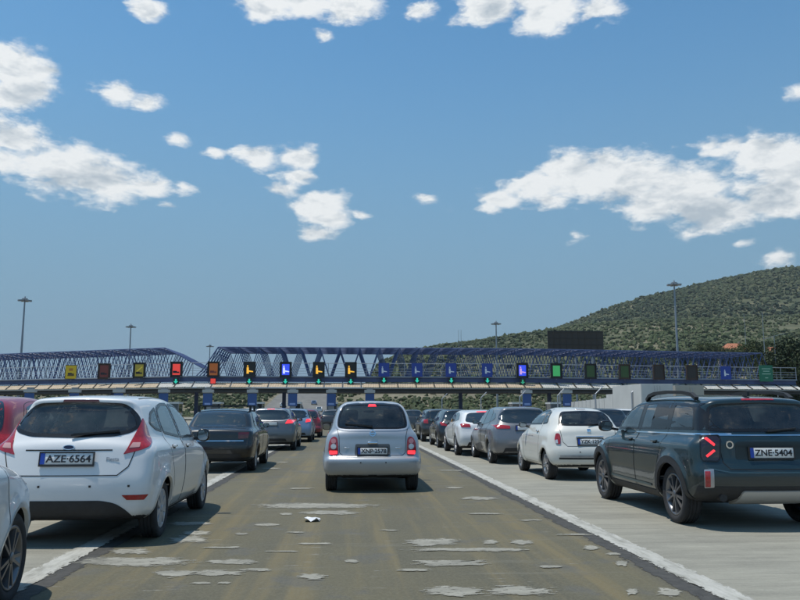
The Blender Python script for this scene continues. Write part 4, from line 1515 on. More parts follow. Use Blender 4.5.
def truss(name, label, Xa, Xb, hipL, hipR):
    root = empty(name, (0, 0, 0)); tag(root, label, 'truss', 'blue roof trusses of the toll station')
    stuff = MB()
    n = int((Xb - Xa) / PER)
    tops = [Xa + hipL + PER * i for i in range(n + 1) if Xa + hipL + PER * i <= Xb - hipR + .01]
    bots = [Xa + .3] + [t + PER / 2 for t in tops[:-1]] + [Xb - .3]
    for l in range(N_LAY):
        dy = l * D_LAY
        tc = MB(); bc = MB()
        for (a, b) in zip(tops[:-1], tops[1:]): tc.tube(gp(a, dy, Z_T), gp(b, dy, Z_T), .085, 6)
        if hipR > 2:
            hx = tops[-1] + hipR * .55; tc.tube(gp(tops[-1], dy, Z_T), gp(hx, dy, Z_T - 1.1), .085, 6); tc.tube(gp(hx, dy, Z_T - 1.1), gp(Xb, dy, Z_B + 1.4), .085, 6)
            stuff.tube(gp(hx, dy, Z_T - 1.1), gp(hx - 1.6, dy, Z_B), .08, 5); stuff.tube(gp(Xb, dy, Z_B + 1.4), gp(Xb - 1.3, dy, Z_B), .08, 5)
        elif hipL > 0: tc.tube(gp(Xa, dy, Z_B + .9), gp(tops[0], dy, Z_T), .085, 6)
        for (a, b) in zip(bots[:-1], bots[1:]): bc.tube(gp(a, dy, Z_B), gp(b, dy, Z_B), .085, 6)
        tc.build('top_chord', M_TRUSS, root); bc.build('bottom_chord', M_TRUSS, root)
        for i, t in enumerate(tops):
            for bx in (bots[i], bots[i + 1]):
                if abs(bx - t) > 4.5: continue
                if l == 0: MB().tube(gp(t, dy, Z_T), gp(bx, dy, Z_B), .065, 6).build('diagonal', M_TRUSS, root)
                else: stuff.tube(gp(t, dy, Z_T), gp(bx, dy, Z_B), .06, 5, cap=False)
        if l < N_LAY - 1:
            for i, t in enumerate(tops):
                stuff.tube(gp(t, dy, Z_T), gp(t, dy + D_LAY, Z_T), .05, 5, cap=False)
                if i + 1 < len(tops):
                    stuff.tube(gp(t, dy, Z_T), gp(tops[i + 1], dy + D_LAY, Z_T), .042, 4, cap=False)
                    stuff.tube(gp(tops[i + 1], dy, Z_T), gp(t, dy + D_LAY, Z_T), .042, 4, cap=False)
    o = stuff.build('lattice', M_TRUSS, root); o['kind'] = 'stuff'
    return root


truss('roof_truss', 'blue tubular roof truss at left with a stepped sloping end', -84, X_of(204), 0, X_of(204) - X_of(178))
truss('roof_truss', 'long blue tubular roof truss from the red signal to the right end', X_of(202), X_of(772), X_of(218) - X_of(202), 0)

# canopy: sloping sheets, soffit, edge beams, columns
XL, XR = -84., X_of(790)
cano = empty('toll_canopy', (0, 121, 0)); tag(cano, 'long flat toll canopy with beige sloping front sheets and dark soffit', 'canopy')


def along(name, prof, m, parent, xs):
    """profile [(dY,z)] swept along the toll front"""
    V = []; F = []; k = len(prof)
    for x in xs:
        for (dy, z) in prof: V.append(gp(x, dy, z) - Vector(parent.location if parent else (0, 0, 0)))
    for i in range(len(xs) - 1):
        for j in range(k): F.append((i * k + j, i * k + (j + 1) % k, (i + 1) * k + (j + 1) % k, (i + 1) * k + j))
    F.append(tuple(range(k))[::-1]); F.append(tuple((len(xs) - 1) * k + j for j in range(k)))
    o = mesh_obj(name, V, F, m, parent)
    bm = bmesh.new(); bm.from_mesh(o.data); bmesh.ops.recalc_face_normals(bm, faces=bm.faces); bm.to_mesh(o.data); bm.free()
    return o


KN = [XL, -60, -24, 25, 50, XR]
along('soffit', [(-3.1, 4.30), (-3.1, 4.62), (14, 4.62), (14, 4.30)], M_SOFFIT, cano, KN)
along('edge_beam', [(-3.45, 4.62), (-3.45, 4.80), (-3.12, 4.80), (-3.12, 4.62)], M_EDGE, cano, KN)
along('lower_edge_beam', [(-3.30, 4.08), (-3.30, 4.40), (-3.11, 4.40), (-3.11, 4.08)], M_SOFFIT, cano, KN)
along('box_beam', [(-1.2, 5.72), (-1.2, 6.42), (-.8, 6.42), (-.8, 5.72)], M_TRUSS, cano, KN)
Xs = np.arange(XL, XR, 2.78)
for i, x in enumerate(Xs):
    a, b = x + .10, min(x + 2.68, XR)
    if b - a < .5: continue
    V = []; F = []; n = 14
    for j in range(n + 1):
        u = a + (b - a) * j / n; w = .04 * (j % 2)
        V += [gp(u, -1.25, 5.60 + w) - cano.location, gp(u, -3.25, 4.86 + w) - cano.location]
        if j: F.append((2 * j - 2, 2 * j - 1, 2 * j + 1, 2 * j))
    pxc = 347 + FPX * x / Yp(x)
    if 580 < pxc < 588: continue
    mesh_obj('roof_sheet', V, F, M_FASCW if (pxc > 535 or 160 < pxc < 200) else M_FASC, cano)
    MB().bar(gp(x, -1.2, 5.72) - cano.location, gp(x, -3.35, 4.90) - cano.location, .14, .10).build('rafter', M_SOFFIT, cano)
for px in (30, 115, 198, 285, 372, 460, 548, 640, 730):
    x = X_of(px, 5)
    p = gp(x, 5, 0) - cano.location
    MB().box(p.x - .28, p.x + .28, p.y - .28, p.y + .28, 0, 4.3).build('column', mat('blue column', (.06, .09, .20), .5), cano)

# walkway railing carrying the signals
walk = empty('signal_walkway', (0, 121, 0)); tag(walk, 'galvanised walkway railing along the canopy front holding the lane signals', 'railing')
for (z, r_) in ((8.55, .05), (7.75, .03), (7.35, .03), (6.95, .03), (6.55, .05)):
    mb = MB()
    for (a, b) in zip(KN[:-1], KN[1:]): mb.tube(gp(a, -1.55, z) - walk.location, gp(b, -1.55, z) - walk.location, r_, 6)
    mb.build('rail', M_RAIL, walk)
for x in np.arange(XL, XR + .1, 2.9):
    MB().tube(gp(x, -1.55, 6.42) - walk.location, gp(x, -1.55, 8.55) - walk.location, .05, 6).build('rail_post', M_RAIL, walk)
along('walkway_deck', [(-1.7, 6.424), (-1.7, 6.50), (-.4, 6.50), (-.4, 6.424)], M_RAIL, walk, KN)

# lane signals
M_CASE = mat('signal case black', (.014, .014, .015), .5)
M_HOOD = mat('signal brown case', (.05, .03, .022), .6)


def lit(name, col, e): return mat(name, col, .4, emit=e, emit_col=col)


def attendant(cx, cz, y, s, m, parent):
    """pictogram: figure holding out a hand"""
    mb = MB()
    mb.prism([(cx + (-.30 + .10 * math.cos(t)) * s, cz + (.44 + .11 * math.sin(t)) * s) for t in np.linspace(0, 2 * math.pi, 10, endpoint=False)], 'y', y - .02, y)
    mb.prism([(cx - .42 * s, cz - .55 * s), (cx - .12 * s, cz - .55 * s), (cx - .16 * s, cz + .28 * s), (cx - .42 * s, cz + .28 * s)], 'y', y - .02, y)
    mb.prism([(cx - .14 * s, cz - .12 * s), (cx + .42 * s, cz - .22 * s), (cx + .42 * s, cz - .36 * s), (cx - .14 * s, cz - .30 * s)], 'y', y - .022, y - .002)
    return mb.build('pictogram', m, parent)


AMB = lit('amber led', (1., .50, .05), .75); GRN = lit('green led', (.03, .55, .38), .75); REDL = lit('red led', (.80, .06, .045), .6)
BLU = lit('blue led', (.05, .10, .95), .55); WHT = lit('white led', (.75, .78, 1.), .7); PINK = lit('pink led', (.75, .42, .75), .6); GRL = lit('green panel led', (.06, .40, .12), .45)
OLV = lit('olive led', (.26, .22, .03), .25); BRN = lit('brown led', (.35, .10, .02), .3); DRD = lit('dim red led', (.14, .03, .025), .12); DGR = lit('dim green led', (.03, .07, .02), .12)
S_YEL = mat('yellow board', (.72, .48, .02), .5); S_BLUE = mat('blue board', (.02, .055, .30), .4); S_WHITE = mat('white legend', (.72, .75, .80), .5); S_GREEN = mat('green board', (.02, .16, .09), .4)

SIGNS = [  # pixel x, look
    (72, 'yellow', None, 'yellow lane board with a black truck symbol, leftmost on the railing'),
    (105, 'offred', None, 'dark unlit lane signal just right of the yellow board'),
    (140, 'olive', None, 'dark lane signal showing a dim olive arrow, left of the red one'),
    (177, 'red', 'g', 'bright red lane signal with a green lamp below it'),
    (214, 'brown', 'r', 'dark lane signal glowing dull orange with a red lamp below'),
    (250, 'amber', 'g', 'black lane signal with an amber attendant, left of the bright blue white-figure signal'),
    (286, 'blue', 'g', 'bright blue lit lane signal with a white attendant symbol'),
    (319, 'amber', 'g', 'black lane signal with an amber attendant, just right of the white-figure blue signal'),
    (351, 'amber', 'g', 'black lane signal with an amber attendant above the silver hatchback, rightmost amber one'),
    (384, 'board', 'g', 'dark blue attendant board, first of the four right of the amber signals'),
    (417, 'board', 'g', 'dark blue attendant board, second of the four right of the amber signals'),
    (451, 'board', 'g', 'dark blue attendant board, third of the four right of the amber signals'),
    (487, 'board', 'g', 'dark blue attendant board just left of the bright blue pink-figure signal'),
    (522, 'bluepink', 'g2', 'bright blue lit lane signal with a pink figure'),
    (556, 'green', None, 'lane signal with a lit green panel'),
    (590, 'dimgreen', None, 'lane signal with a dim green panel right of the lit green one'),
    (624, 'off', None, 'unlit greenish black lane signal, second right of the lit green one'),
    (658, 'offbrown', None, 'unlit black lane signal left of the tall lamp mast'),
    (691, 'offbrown', None, 'unlit brown lane signal right of the tall lamp mast'),
    (725, 'board2', None, 'small blue board with a white symbol near the right end of the railing'),
    (765, 'greenboard', None, 'green board with pale lettering at the right end of the railing'),
]
for (px, kind, lamp, label) in SIGNS:
    dY = -2.0; X = X_of(px, dY); p = gp(X, dY, 0); sc = Yp(X) / FPX
    zc = 7.55
    w, h = (11.5 * sc, 15 * sc)
    if kind in ('board', 'board2'): w, h = 9.6 * sc, 12.5 * sc
    if kind == 'yellow': w, h = 10 * sc, 12.5 * sc
    if kind == 'greenboard': w, h = 13 * sc, 15.5 * sc
    root = empty('lane_signal' if kind not in ('yellow', 'board', 'board2', 'greenboard') else 'lane_board', (p.x, p.y, zc)); tag(root, label, 'lane signal', 'lane signals along the toll canopy')
    y0 = 0.
    case = M_HOOD if kind in ('off', 'offbrown', 'offred') else M_CASE
    if kind in ('yellow', 'board', 'board2', 'greenboard'):
        face = {'yellow': S_YEL, 'board': S_BLUE, 'board2': S_BLUE, 'greenboard': S_GREEN}[kind]
        MB().box(-w / 2 - .08, w / 2 + .08, -.02, .10, -h / 2 - .08, h / 2 + .08).build('frame', M_CASE if kind == 'yellow' else S_BLUE if kind != 'greenboard' else S_GREEN, root)
        b = MB().box(-w / 2, w / 2, -.06, -.021, -h / 2, h / 2).build('board', face, root)
        if kind == 'yellow':
            mb = MB().box(-.45, .15, -.085, -.061, -.45, -.15); mb.box(.16, .5, -.085, -.061, -.45, -.25); mb.box(-.5, .5, -.086, -.061, -.62, -.5); mb.build('truck_symbol', M_INK, b)
            MB().box(-.3, .3, -.085, -.061, .2, .6).build('symbol', mat('ochre mark', (.45, .2, .02), .5), b)
        elif kind == 'greenboard':
            for zz, ww in ((.75, 1.5), (.35, 1.1), (-.1, 1.5), (-.75, .5)): MB().box(-ww / 2, ww / 2, -.08, -.061, zz - .06, zz + .06).build('legend', mat('pale legend', (.35, .55, .42), .5), b)
        else: attendant(0.05, 0, -.061, .95, S_WHITE, b)
    else:
        MB().box(-w / 2, w / 2, -.02, .22, -h / 2, h / 2).build('case', case, root)
        hd = MB().box(-w / 2, w / 2, -.16, -.021, h / 2 - .08, h / 2); hd.box(-w / 2, -w / 2 + .06, -.16, -.021, -h / 2, h / 2 - .081); hd.box(w / 2 - .06, w / 2, -.16, -.021, -h / 2, h / 2 - .081); hd.build('visor', case, root)
        face = {'red': REDL, 'blue': BLU, 'bluepink': BLU, 'green': GRL, 'dimgreen': DGR, 'off': DGR, 'offred': DRD, 'offbrown': mat('dead panel', (.03, .024, .022), .4), 'olive': OLV, 'brown': BRN, 'amber': mat('signal face black', (.01, .01, .01), .3)}[kind]
        k = .62 if kind in ('red', 'blue', 'bluepink', 'green') else .68
        b = MB().box(-w * k / 2, w * k / 2, -.045, -.021, -h * (k + .08) / 2, h * (k + .08) / 2).build('face', face, root)
        if kind == 'amber': attendant(0.05, 0, -.046, 1.15, AMB, b)
        elif kind == 'blue': attendant(0.05, 0, -.046, 1.1, WHT, b)
        elif kind == 'bluepink': attendant(0.05, 0, -.046, 1.1, PINK, b)
        elif kind in ('red', 'brown', 'olive', 'offred'):
            mb = MB().box(-.5, .1, -.07, -.046, -.55, -.2); mb.box(.11, .45, -.07, -.046, -.55, -.32); mb.build('truck_symbol', M_INK if kind != 'brown' else DRD, b)
            if kind in ('olive',): MB().bar((-.4, -.058, -.2), (.45, -.058, .55), .02, .16).build('arrow', lit('olive bright', (.45, .36, .05), .4), b)
    MB().tube((0, .12, -h / 2 - .05), (0, .12, -1.35), .06, 6).build('bracket', M_POST, root)
    if lamp:
        z = -h / 2 - .60
        MB().box(-.42, .42, -.10, .06, z - .42, z + .42).build('arrow_case', M_CASE, root)
        if lamp == 'r': MB().box(-.36, .36, -.14, -.101, z - .36, z + .36).build('red_lamp', REDL, root)
        else:
            mb = MB().prism([(-.12, z + .34), (-.12, z), (-.34, z), (0, z - .36), (.34, z), (.12, z), (.12, z + .34)], 'y', -.14, -.101)
            mb.build('green_arrow', GRN if lamp == 'g' else lit('green led weak', (.04, .4, .22), .5), root)

# pillars with blue lane boards at the island heads
LANE_PX = [42, 84, 126, 169, 211.5, 254.6, 294, 332, 370, 528, 569]
M_LANEBLUE = mat('lane board blue', (.03, .085, .25), .4)
for px in LANE_PX:
    X = (px - 347) / FPX * 105 / 1.0
    root = empty('lane_pillar', (X, 105, 0))
    nm = {42: 'above the red car roof, leftmost of all', 84: 'over the left end of the white hatchback roof', 126: 'over the middle of the white hatchback roof', 169: 'just right of the white hatchback roof, left of the canopy column', 211.5: 'above the black saloon, right of the canopy column',
          254.6: 'above the gap between black saloon and grey hatchback', 294: 'above the light blue hatchback', 332: 'left of the silver hatchback roof', 370: 'directly above the silver hatchback roof', 528: 'left of the cream city car', 569: 'directly above the cream city car roof'}[px]
    tag(root, 'blue lane board on pillar ' + nm, 'lane pillar', 'blue lane boards at the toll islands')
    MB().box(-.40, .40, .02, .5, 0, 4.4).build('pillar', M_POST, root)
    b = MB().box(-.60, .60, -.08, .019, 2.0, 3.65).build('board', M_LANEBLUE, root)
    MB().box(-.38, .38, -.10, -.081, 2.15, 2.4).build('legend', mat('lane legend', (.25, .35, .62), .5), b)
    MB().box(-.70, .70, -.25, .6, 3.75, 4.15).build('light_box', mat('grey light box', (.42, .42, .40), .5), root)
    if px < 150: continue
    # booth just behind
    bo = empty('toll_booth', (X, 111, 0)); tag(bo, 'toll booth behind the board ' + nm.split(',')[0], 'toll booth', 'toll booths on the islands')
    MB().box(-.75, .75, 0, 2.6, .0, 1.05).build('lower_wall', mat('booth white', (.62, .63, .62), .5), bo)
    MB().box(-.80, .80, -.1, 2.7, 2.35, 2.6).build('roof', mat('booth white', (.62, .63, .62), .5), bo)
    for (xx, yy) in ((-.70, .05), (.70, .05), (-.70, 2.55), (.70, 2.55)): MB().box(xx - .05, xx + .05, yy - .05, yy + .05, 1.05, 2.35).build('corner_post', M_POST, bo)
    MB().box(-.64, .64, .04, .07, 1.06, 2.34).build('front_window', G_DARK, bo)
    for sg in (-1, 1): MB().box(sg * .70 - .01, sg * .70 + .01, .12, 2.48, 1.06, 2.34).build('side_window', G_DARK, bo)

# white hoarding, lorry and cranked fence posts at the right
wall = MB(); a = at_depth(572, 411, 104); b = at_depth(642, 411, 70)
M_WALL = mat('white hoarding', (.52, .52, .50), .7, noise=.08, nscale=.5)
wl = empty('boundary_wall', (a.x, a.y, 0)); tag(wl, 'long white panelled wall running from the toll lanes to the lorry', 'wall')
n = 14
for i in range(n):
    p = a.lerp(b, i / n); q = a.lerp(b, (i + 1) / n - .004)
    z1 = 2.55 + .35 * i / n; d = (q - p).normalized(); nn = Vector((d.y, -d.x, 0)) * .06
    V = [(v.x - a.x, v.y - a.y, z) for z in (0, z1) for v in (p + nn, q + nn, q - nn, p - nn)]
    mesh_obj('panel', V, [(0, 3, 2, 1), (4, 5, 6, 7), (0, 1, 5, 4), (1, 2, 6, 5), (2, 3, 7, 6), (3, 0, 4, 7)], M_WALL, wl)
    MB().box(p.x - a.x - .06, p.x - a.x + .06, p.y - a.y - .12, p.y - a.y + .12, 0, z1 + .05).build('post', M_POST, wl)


def lorry(px0, px1, Y, top, label, m, name='lorry'):
    x0 = at_depth(px0, 411, Y).x; x1 = at_depth(px1, 411, Y).x
    root = empty(name, ((x0 + x1) / 2, Y, 0)); tag(root, label, 'lorry', 'lorries beside the wall')
    w = (x1 - x0) / 2
    MB().box(-w, w, 0, 7.5, 1.05, top).build('box_body', m, root)
    for sg in (-1, 1):
        d = MB().box(min(sg * .02, sg * (w - .06)), max(sg * .02, sg * (w - .06)), -.04, -.003, 1.12, top - .08).build('rear_door', m, root)
        MB().tube((sg * .25, -.07, 1.2), (sg * .25, -.07, top - .2), .02, 6).build('locking_bar', M_RAIL, d)
    MB().box(-w + .1, w - .1, .1, 8.0, .75, 1.049).build('chassis', M_BLACK, root)
    MB().box(-w + .05, w - .05, 7.7, 9.6, .8, 3.0).build('cab', M_WALL, root)
    for yy in (1.4, 8.6):
        for sg in (-1, 1):
            V, F = lathe([(-.14, .2), (-.14, .48), (.14, .48), (.14, .2)], 24); o = mesh_obj('wheel', V, F, M_TYRE, root, True); o.location = (sg * (w - .2), yy, .48)
    for sg in (-1, 1): MB().box(sg * (w - .2) - .1, sg * (w - .2) + .1, -.05, .05, .85, 1.0).build('tail_lamp', M_RED, root)


lorry(642, 674, 68, 3.75, 'white box lorry beyond the green SUV roof rail', M_WALL)
lorry(676.5, 705, 72, 3.75, 'beige box lorry just right of the white one', mat('beige box', (.40, .37, .31), .6))
for i, (px, Y) in enumerate(((558, 84), (596, 76), (632.5, 70), (520, 92), (481, 100), (442, 108))):
    p = at_depth(px, 411, Y); root = empty('fence_post', (p.x, Y, 0))
    tag(root, 'tall grey fence post with a cranked top, ' + ('above the cream city car roof', 'right of the cream city car', 'in front of the white wall end', 'left of the cream city car', 'above the grey hatchback in the right queue', 'above the white coupe')[i], 'post', 'cranked fence posts')
    MB().tube((0, 0, 0), (0, 0, 3.0), .07, 8).build('upright', M_RAIL, root); MB().tube((0, 0, 3.0), (.75, 0, 3.75), .06, 8).build('crank', M_RAIL, root)

# lamp masts
M_MAST = mat('mast steel', (.30, .32, .34), .5, .4)


def mast(px, py_top, Y, label):
    p = at_depth(px, py_top, Y); root = empty('lamp_mast', (p.x, p.y, 0)); tag(root, label, 'lamp mast', 'high lamp masts'); z = p.z
    MB().tube((0, 0, 0), (0, 0, z - .2), .32, 10, .14).build('pole', M_MAST, root)
    V, F = lathe([(0, .5), (.25, .55), (.3, .3), (0, .3), (0, .5)], 16); hd = mesh_obj('head_ring', [(y, zz, x) for x, y, zz in V], F, M_MAST, root); hd.location = (0, 0, z - .35)
    MB().tube((0, 0, z - .2), (0, 0, z + .35), .22, 8, .10).build('top_cap', M_MAST, root)
    for i in range(8):
        a = 2 * math.pi * i / 8; c, s_ = math.cos(a), math.sin(a)
        l = MB().bar((c * .5, s_ * .5, z - .5), (c * 1.35, s_ * 1.35, z - .55), .5, .22).build('floodlight', M_MAST, root)
    return root


mast(25, 298, 163, 'tall high-mast lamp at the left edge above the lattice roof')
mast(131, 325, 214, 'high-mast lamp above the left truss between two dark signals')
mast(210, 345, 285, 'distant small lamp mast over the gap between the two trusses')
mast(496, 322, 207, 'high-mast lamp in front of the green lower hill')
mast(674, 282, 143, 'tallest lamp mast standing before the high hill on the right')
for (px, y0, Y, lab) in ((762, 312, 170, 'thin bare pole left of the small orange roof'), (744, 314, 240, 'thin bare pole above the long orange roof')):
    p = at_depth(px, y0, Y); root = MB().tube((0, 0, 0), (0, 0, p.z), .12, 8, .06).build('pole', M_MAST); root.location = (p.x, Y, 0); tag(root, lab, 'pole', 'thin poles at right')
p = at_depth(774, 336, 150); root = empty('street_lamp', (p.x, 150, 0)); tag(root, 'street lamp with two outstretched arms before the small orange roof', 'street lamp')
MB().tube((0, 0, 0), (0, 0, p.z), .10, 8, .07).build('pole', M_MAST, root)
for sg, rise in ((-1, -.4), (1, .3)):
    MB().bar((0, 0, p.z), (sg * 1.3, 0, p.z + rise), .1, .08).build('arm', M_MAST, root)
    MB().bar((sg * 1.3, 0, p.z + rise), (sg * 2.2, 0, p.z + rise * 1.6), .32, .14).build('lamp_head', M_EDGE, root)
for px in (458.5, 461):
    p = at_depth(px, 330, 700); zb = float(hill_a(np.array([p.x]), np.array([700.]))[0])
    o = MB().tube((0, 0, zb), (0, 0, p.z), .25, 6, .15).build('aerial', M_MAST); o.location = (p.x, 700, 0); tag(o, 'thin aerial on the lower hill ridge, %s of the close pair' % ('left' if px < 460 else 'right'), 'aerial', 'aerials on the ridge')

# billboard seen from behind
a = at_depth(548, 352, 205); b = at_depth(603, 331, 205)
bb = empty('billboard', ((a.x + b.x) / 2, 205, 0)); tag(bb, 'large brown billboard seen from behind in front of the wooded hills', 'billboard')
w = (b.x - a.x) / 2; M_BB = mat('billboard back', (.075, .062, .052), .8)
n = 9
for i in range(n):
    x0 = -w + 2 * w * i / n
    MB().box(x0 + .02, x0 + 2 * w / n - .02, 0, .12, a.z, b.z).build('panel', M_BB, bb)
    MB().box(x0 - .05, x0 + .05, -.25, -.003, a.z - .2, b.z).build('stiffener', mat('billboard frame', (.05, .045, .04), .8), bb)
for z in np.linspace(a.z + .3, b.z - .3, 4): MB().box(-w, w, -.35, -.253, z - .08, z + .08).build('stringer', mat('billboard frame', (.05, .045, .04), .8), bb)
for x in (-w * .6, 0, w * .6): MB().tube((x, .3, 0), (x, .3, a.z + 2), .3, 8).build('leg', M_MAST, bb)
# ------------------------------------------------------------------ the cars one can make out
FIESTA = dict(L=3.95, W=1.72, H=1.49, wb=2.49, ro=.68, R=.305, firewall=2.95, mirror_y=2.45, hood_y=2.95,
    low=[(.30, .24), (.08, .27), (.02, .36), (0, .50), (.005, .66), (.035, .78), (.08, .96), (.12, 1.04), (.35, 1.08), (1.6, 1.02), (2.7, .97), (3.1, .92), (3.5, .80), (3.78, .66), (3.92, .5), (3.95, .38), (3.88, .24), (3.5, .19), (.8, .19)],
    green=[(.10, .92), (.13, 1.06), (.25, 1.20), (.42, 1.37), (.36, 1.43), (.42, 1.455), (.8, 1.475), (1.4, 1.49), (1.9, 1.475), (2.25, 1.41), (2.7, 1.17), (3.12, .93), (2.9, .85), (.3, .85)],
    seclow=[(.1, .70), (.24, .76), (.36, .82), (.55, .855), (.72, .86), (.88, .85), (1.0, .82), (1.12, .78), (1.3, .70)],
    secgreen=[(.8, .82), (.95, .80), (1.05, .77), (1.2, .70), (1.36, .615), (1.49, .54)],
    planlow=[(0, .93), (.35, .985), (.8, 1), (2.9, 1), (3.5, .95), (3.95, .82)],
    plangreen=[(0, .86), (.3, .91), (.9, .97), (1.6, 1), (2.4, .99), (3.1, .93)],
    bowlow=(.12, .30), bowgreen=(.16, .30), klow=.10, kgreen=.10, kjoin=.06, flare=.022,
    sidewin=[[(1.72, 1.02), (1.72, 1.405), (2.05, 1.395), (2.30, 1.315), (2.80, 1.01)],
             [(1.00, 1.09), (1.00, 1.22), (1.09, 1.35), (1.36, 1.405), (1.66, 1.408), (1.66, 1.025)],
             [(.60, 1.20), (.78, 1.31), (1.04, 1.365), (.965, 1.22), (.965, 1.105), (.76, 1.13)]],
    rearwin=[(0, 1.075), (.42, 1.085), (.58, 1.12), (.645, 1.18), (.60, 1.27), (.52, 1.35), (.44, 1.395), (0, 1.41)], rw_r=.05,
    windshield=[(0, .98), (.60, .98), (.52, 1.36), (0, 1.40)],
    doors=[[(1.69, .27), (1.69, 1.40), (2.1, 1.39), (2.36, 1.30), (2.88, .98), (2.90, .6), (2.80, .27)],
           [(1.67, .27), (1.67, 1.40), (1.38, 1.405), (1.1, 1.365), (.98, 1.23), (.93, 1.05), (.98, .82), (1.10, .60), (1.16, .40), (1.25, .27)]],
    tailgate=[(0, .70), (.50, .70), (.60, .78), (.66, .98), (.66, 1.15), (.55, 1.38), (.45, 1.45), (0, 1.47)], tg_y=.7, bumper_z=.66)


def zlift(S, z0, f):
    g = lambda P: [(u, v if v < z0 else z0 + (v - z0) * f) for u, v in P]
    S = dict(S)
    for k in ('green', 'rearwin', 'windshield', 'tailgate'):
        if k in S: S[k] = g(S[k])
    for k in ('sidewin', 'doors'):
        if k in S: S[k] = [g(P) for P in S[k]]
    S['secgreen'] = [(z if z < z0 else z0 + (z - z0) * f, w) for z, w in S['secgreen']]
    S['H'] = z0 + (S['H'] - z0) * f
    return S


FIESTA = zlift(FIESTA, 1.06, 1.11)


def plain_lights(car, z0, z1, L):
    P = [(.42, z0), (.72, z0 + .02), (.80, z1), (.66, z1 - .02), (.45, z1 - .06)]
    car.panel('headlight', [(-x, z) for x, z in reversed(P)], 'front', M_CLEAR); car.panel('headlight', P, 'front', M_CLEAR)
    car.panel('grille', [(-.4, .33), (.4, .33), (.45, .45), (-.45, .45)], 'front', M_BLACK)


def make_fiesta():
    white = paint('white paint', (.74, .75, .75), 0, .3, .06)
    g = ground(163, 537)
    c = Car(FIESTA, 'hatchback_car', 'white hatchback with red arrow-shaped tail lamps, its number plate ending 6564, left of our lane', 'car', (g.x - .845, g.y, 0), 0, white)
    c.windows(G_SIDE, G_REAR)
    c.door_seams()
    c.arch_lips()
    c.seats()
    c.wheels(wheel_maker('cover', M_COVER, M_BLACK, .66))
    c.mirrors(2.62, 1.03, .78, M_BLACKGLOSS, (.17, .11, .17))
    for pr, sd in (('right', 'R'), ('left', 'L')):
        for i, u in ((0, 1.86), (1, 1.12)): c.handle(u, .945 if i else .925, pr, white, parent=c.parts.get('door_%s%d' % (sd, i)))
    c.strip('tailgate_seam', [(x, z) for x, z in [(-.645, 1.1), (-.66, .98), (-.60, .79), (-.50, .705), (.50, .705), (.60, .79), (.66, .98), (.645, 1.1)]], 'rear', .009, M_GAP)
    org, sc = (0, 380), 2.727
    tl = c.pixpoly([(336, 203), (352, 178), (372, 140), (388, 104), (400, 130), (413, 164), (407, 181), (380, 192)], 40, org, sc)
    a, b = c.pair('tail_lamp', tl, 40, M_RED, off=.010, r=.012)
    inner = c.pixpoly([(352, 186), (362, 172), (383, 172), (380, 184)], 40, org, sc)
    for i, (aa, par) in enumerate(((40, a), (-40, b))):
        P = inner if i == 0 else [(-u, v) for u, v in reversed(inner)]
        c.panel('reversing_lens', P, aa, mat('lamp lens pale', (.55, .30, .28), .15, coat=1), off=.013, r=.006, parent=par)
    rf = c.pixpoly([(331, 314), (345, 327), (392, 326), (404, 311)], 30, org, sc)
    c.pair('rear_reflector', rf, 30, M_RED, off=.006, r=.008)
    c.panel('lower_bumper', [(-.70, .24), (.70, .24), (.60, .36), (.50, .43), (.36, .46), (-.36, .46), (-.50, .43), (-.60, .36)], 'rear', M_BLACK, off=.006, r=.05)
    c.panel('high_brake_lamp', [(-.19, 1.445), (.19, 1.445), (.18, 1.468), (-.18, 1.468)], 'rear', M_REDDARK, off=.006, r=.006)
    # plate bay and plate
    V, N = c.at('rear', 0, .87)
    y = V[1] + c.ro
    c.strip('plate_bay_edge', [(-.43, .955), (.43, .955)], 'rear', .012, M_GAP)
    c.plate('AZE·6564', .872, y - .016, tilt=-.16)
    V, N = c.at('rear', 0, .985)
    bm = MB(); P = [(.06 * math.cos(t * math.pi / 12), .026 * math.sin(t * math.pi / 12)) for t in range(24)]
    bd = MB().prism(P, 'y', 0, .012).build('badge', M_CHROME, c.root); bd.location = Vector(V) + Vector((0, -.012, 0)); bd.rotation_euler = (-.2, 0, 0)
    P = [(.05 * math.cos(t * math.pi / 12), .019 * math.sin(t * math.pi / 12)) for t in range(24)]
    bi = MB().prism(P, 'y', -.003, .004).build('badge_field', mat('badge navy', (.012, .02, .06), .3), bd)
    t = text_mesh('model_lettering', 'Fiesta', .055, M_ALLOY, .001); V, N = c.at('rear', .40, .845); t.parent = c.root; t.location = Vector(V) + Vector((-.02, -.004, 0)); t.rotation_euler = (math.pi / 2 - .16, 0, .1)
    # wiper
    V, N = c.at('rear', .0, 1.085)
    V2, N2 = c.at('rear', .46, 1.135)
    w = MB().bar(Vector(V) + Vector(N) * .03, Vector(V2) + Vector(N2) * .025, .02, .018)
    w.bar(Vector(V) + Vector(N) * .02 + Vector((.02, 0, .015)), Vector(V2) + Vector(N2) * .012, .012, .02)
    w.build('wiper', M_BLACK, c.rw)
    for x in (-.62, -.25, .25, .62):
        V, N = c.at('rear', x, .60)
        d = rbox('parking_sensor', Vector(V) + Vector(N) * .003, (.022, .012, .022), .004, M_BLACK, c.root)
    V, N = c.at('top', 0, 2.2)
    c.strip('sill_trim', [(1.06, .235), (2.8, .235)], 'right', .05, M_BLACK)
    c.strip('sill_trim', [(1.06, .235), (2.8, .235)], 'left', .05, M_BLACK)
    for sg in (1, -1): c.strip('roof_seam', [(sg * .50, .75), (sg * .51, 2.1)], 'top', .014, M_BLACK)
    plain_lights(c, .68, .86, 3.95)
    return c


fiesta = make_fiesta()


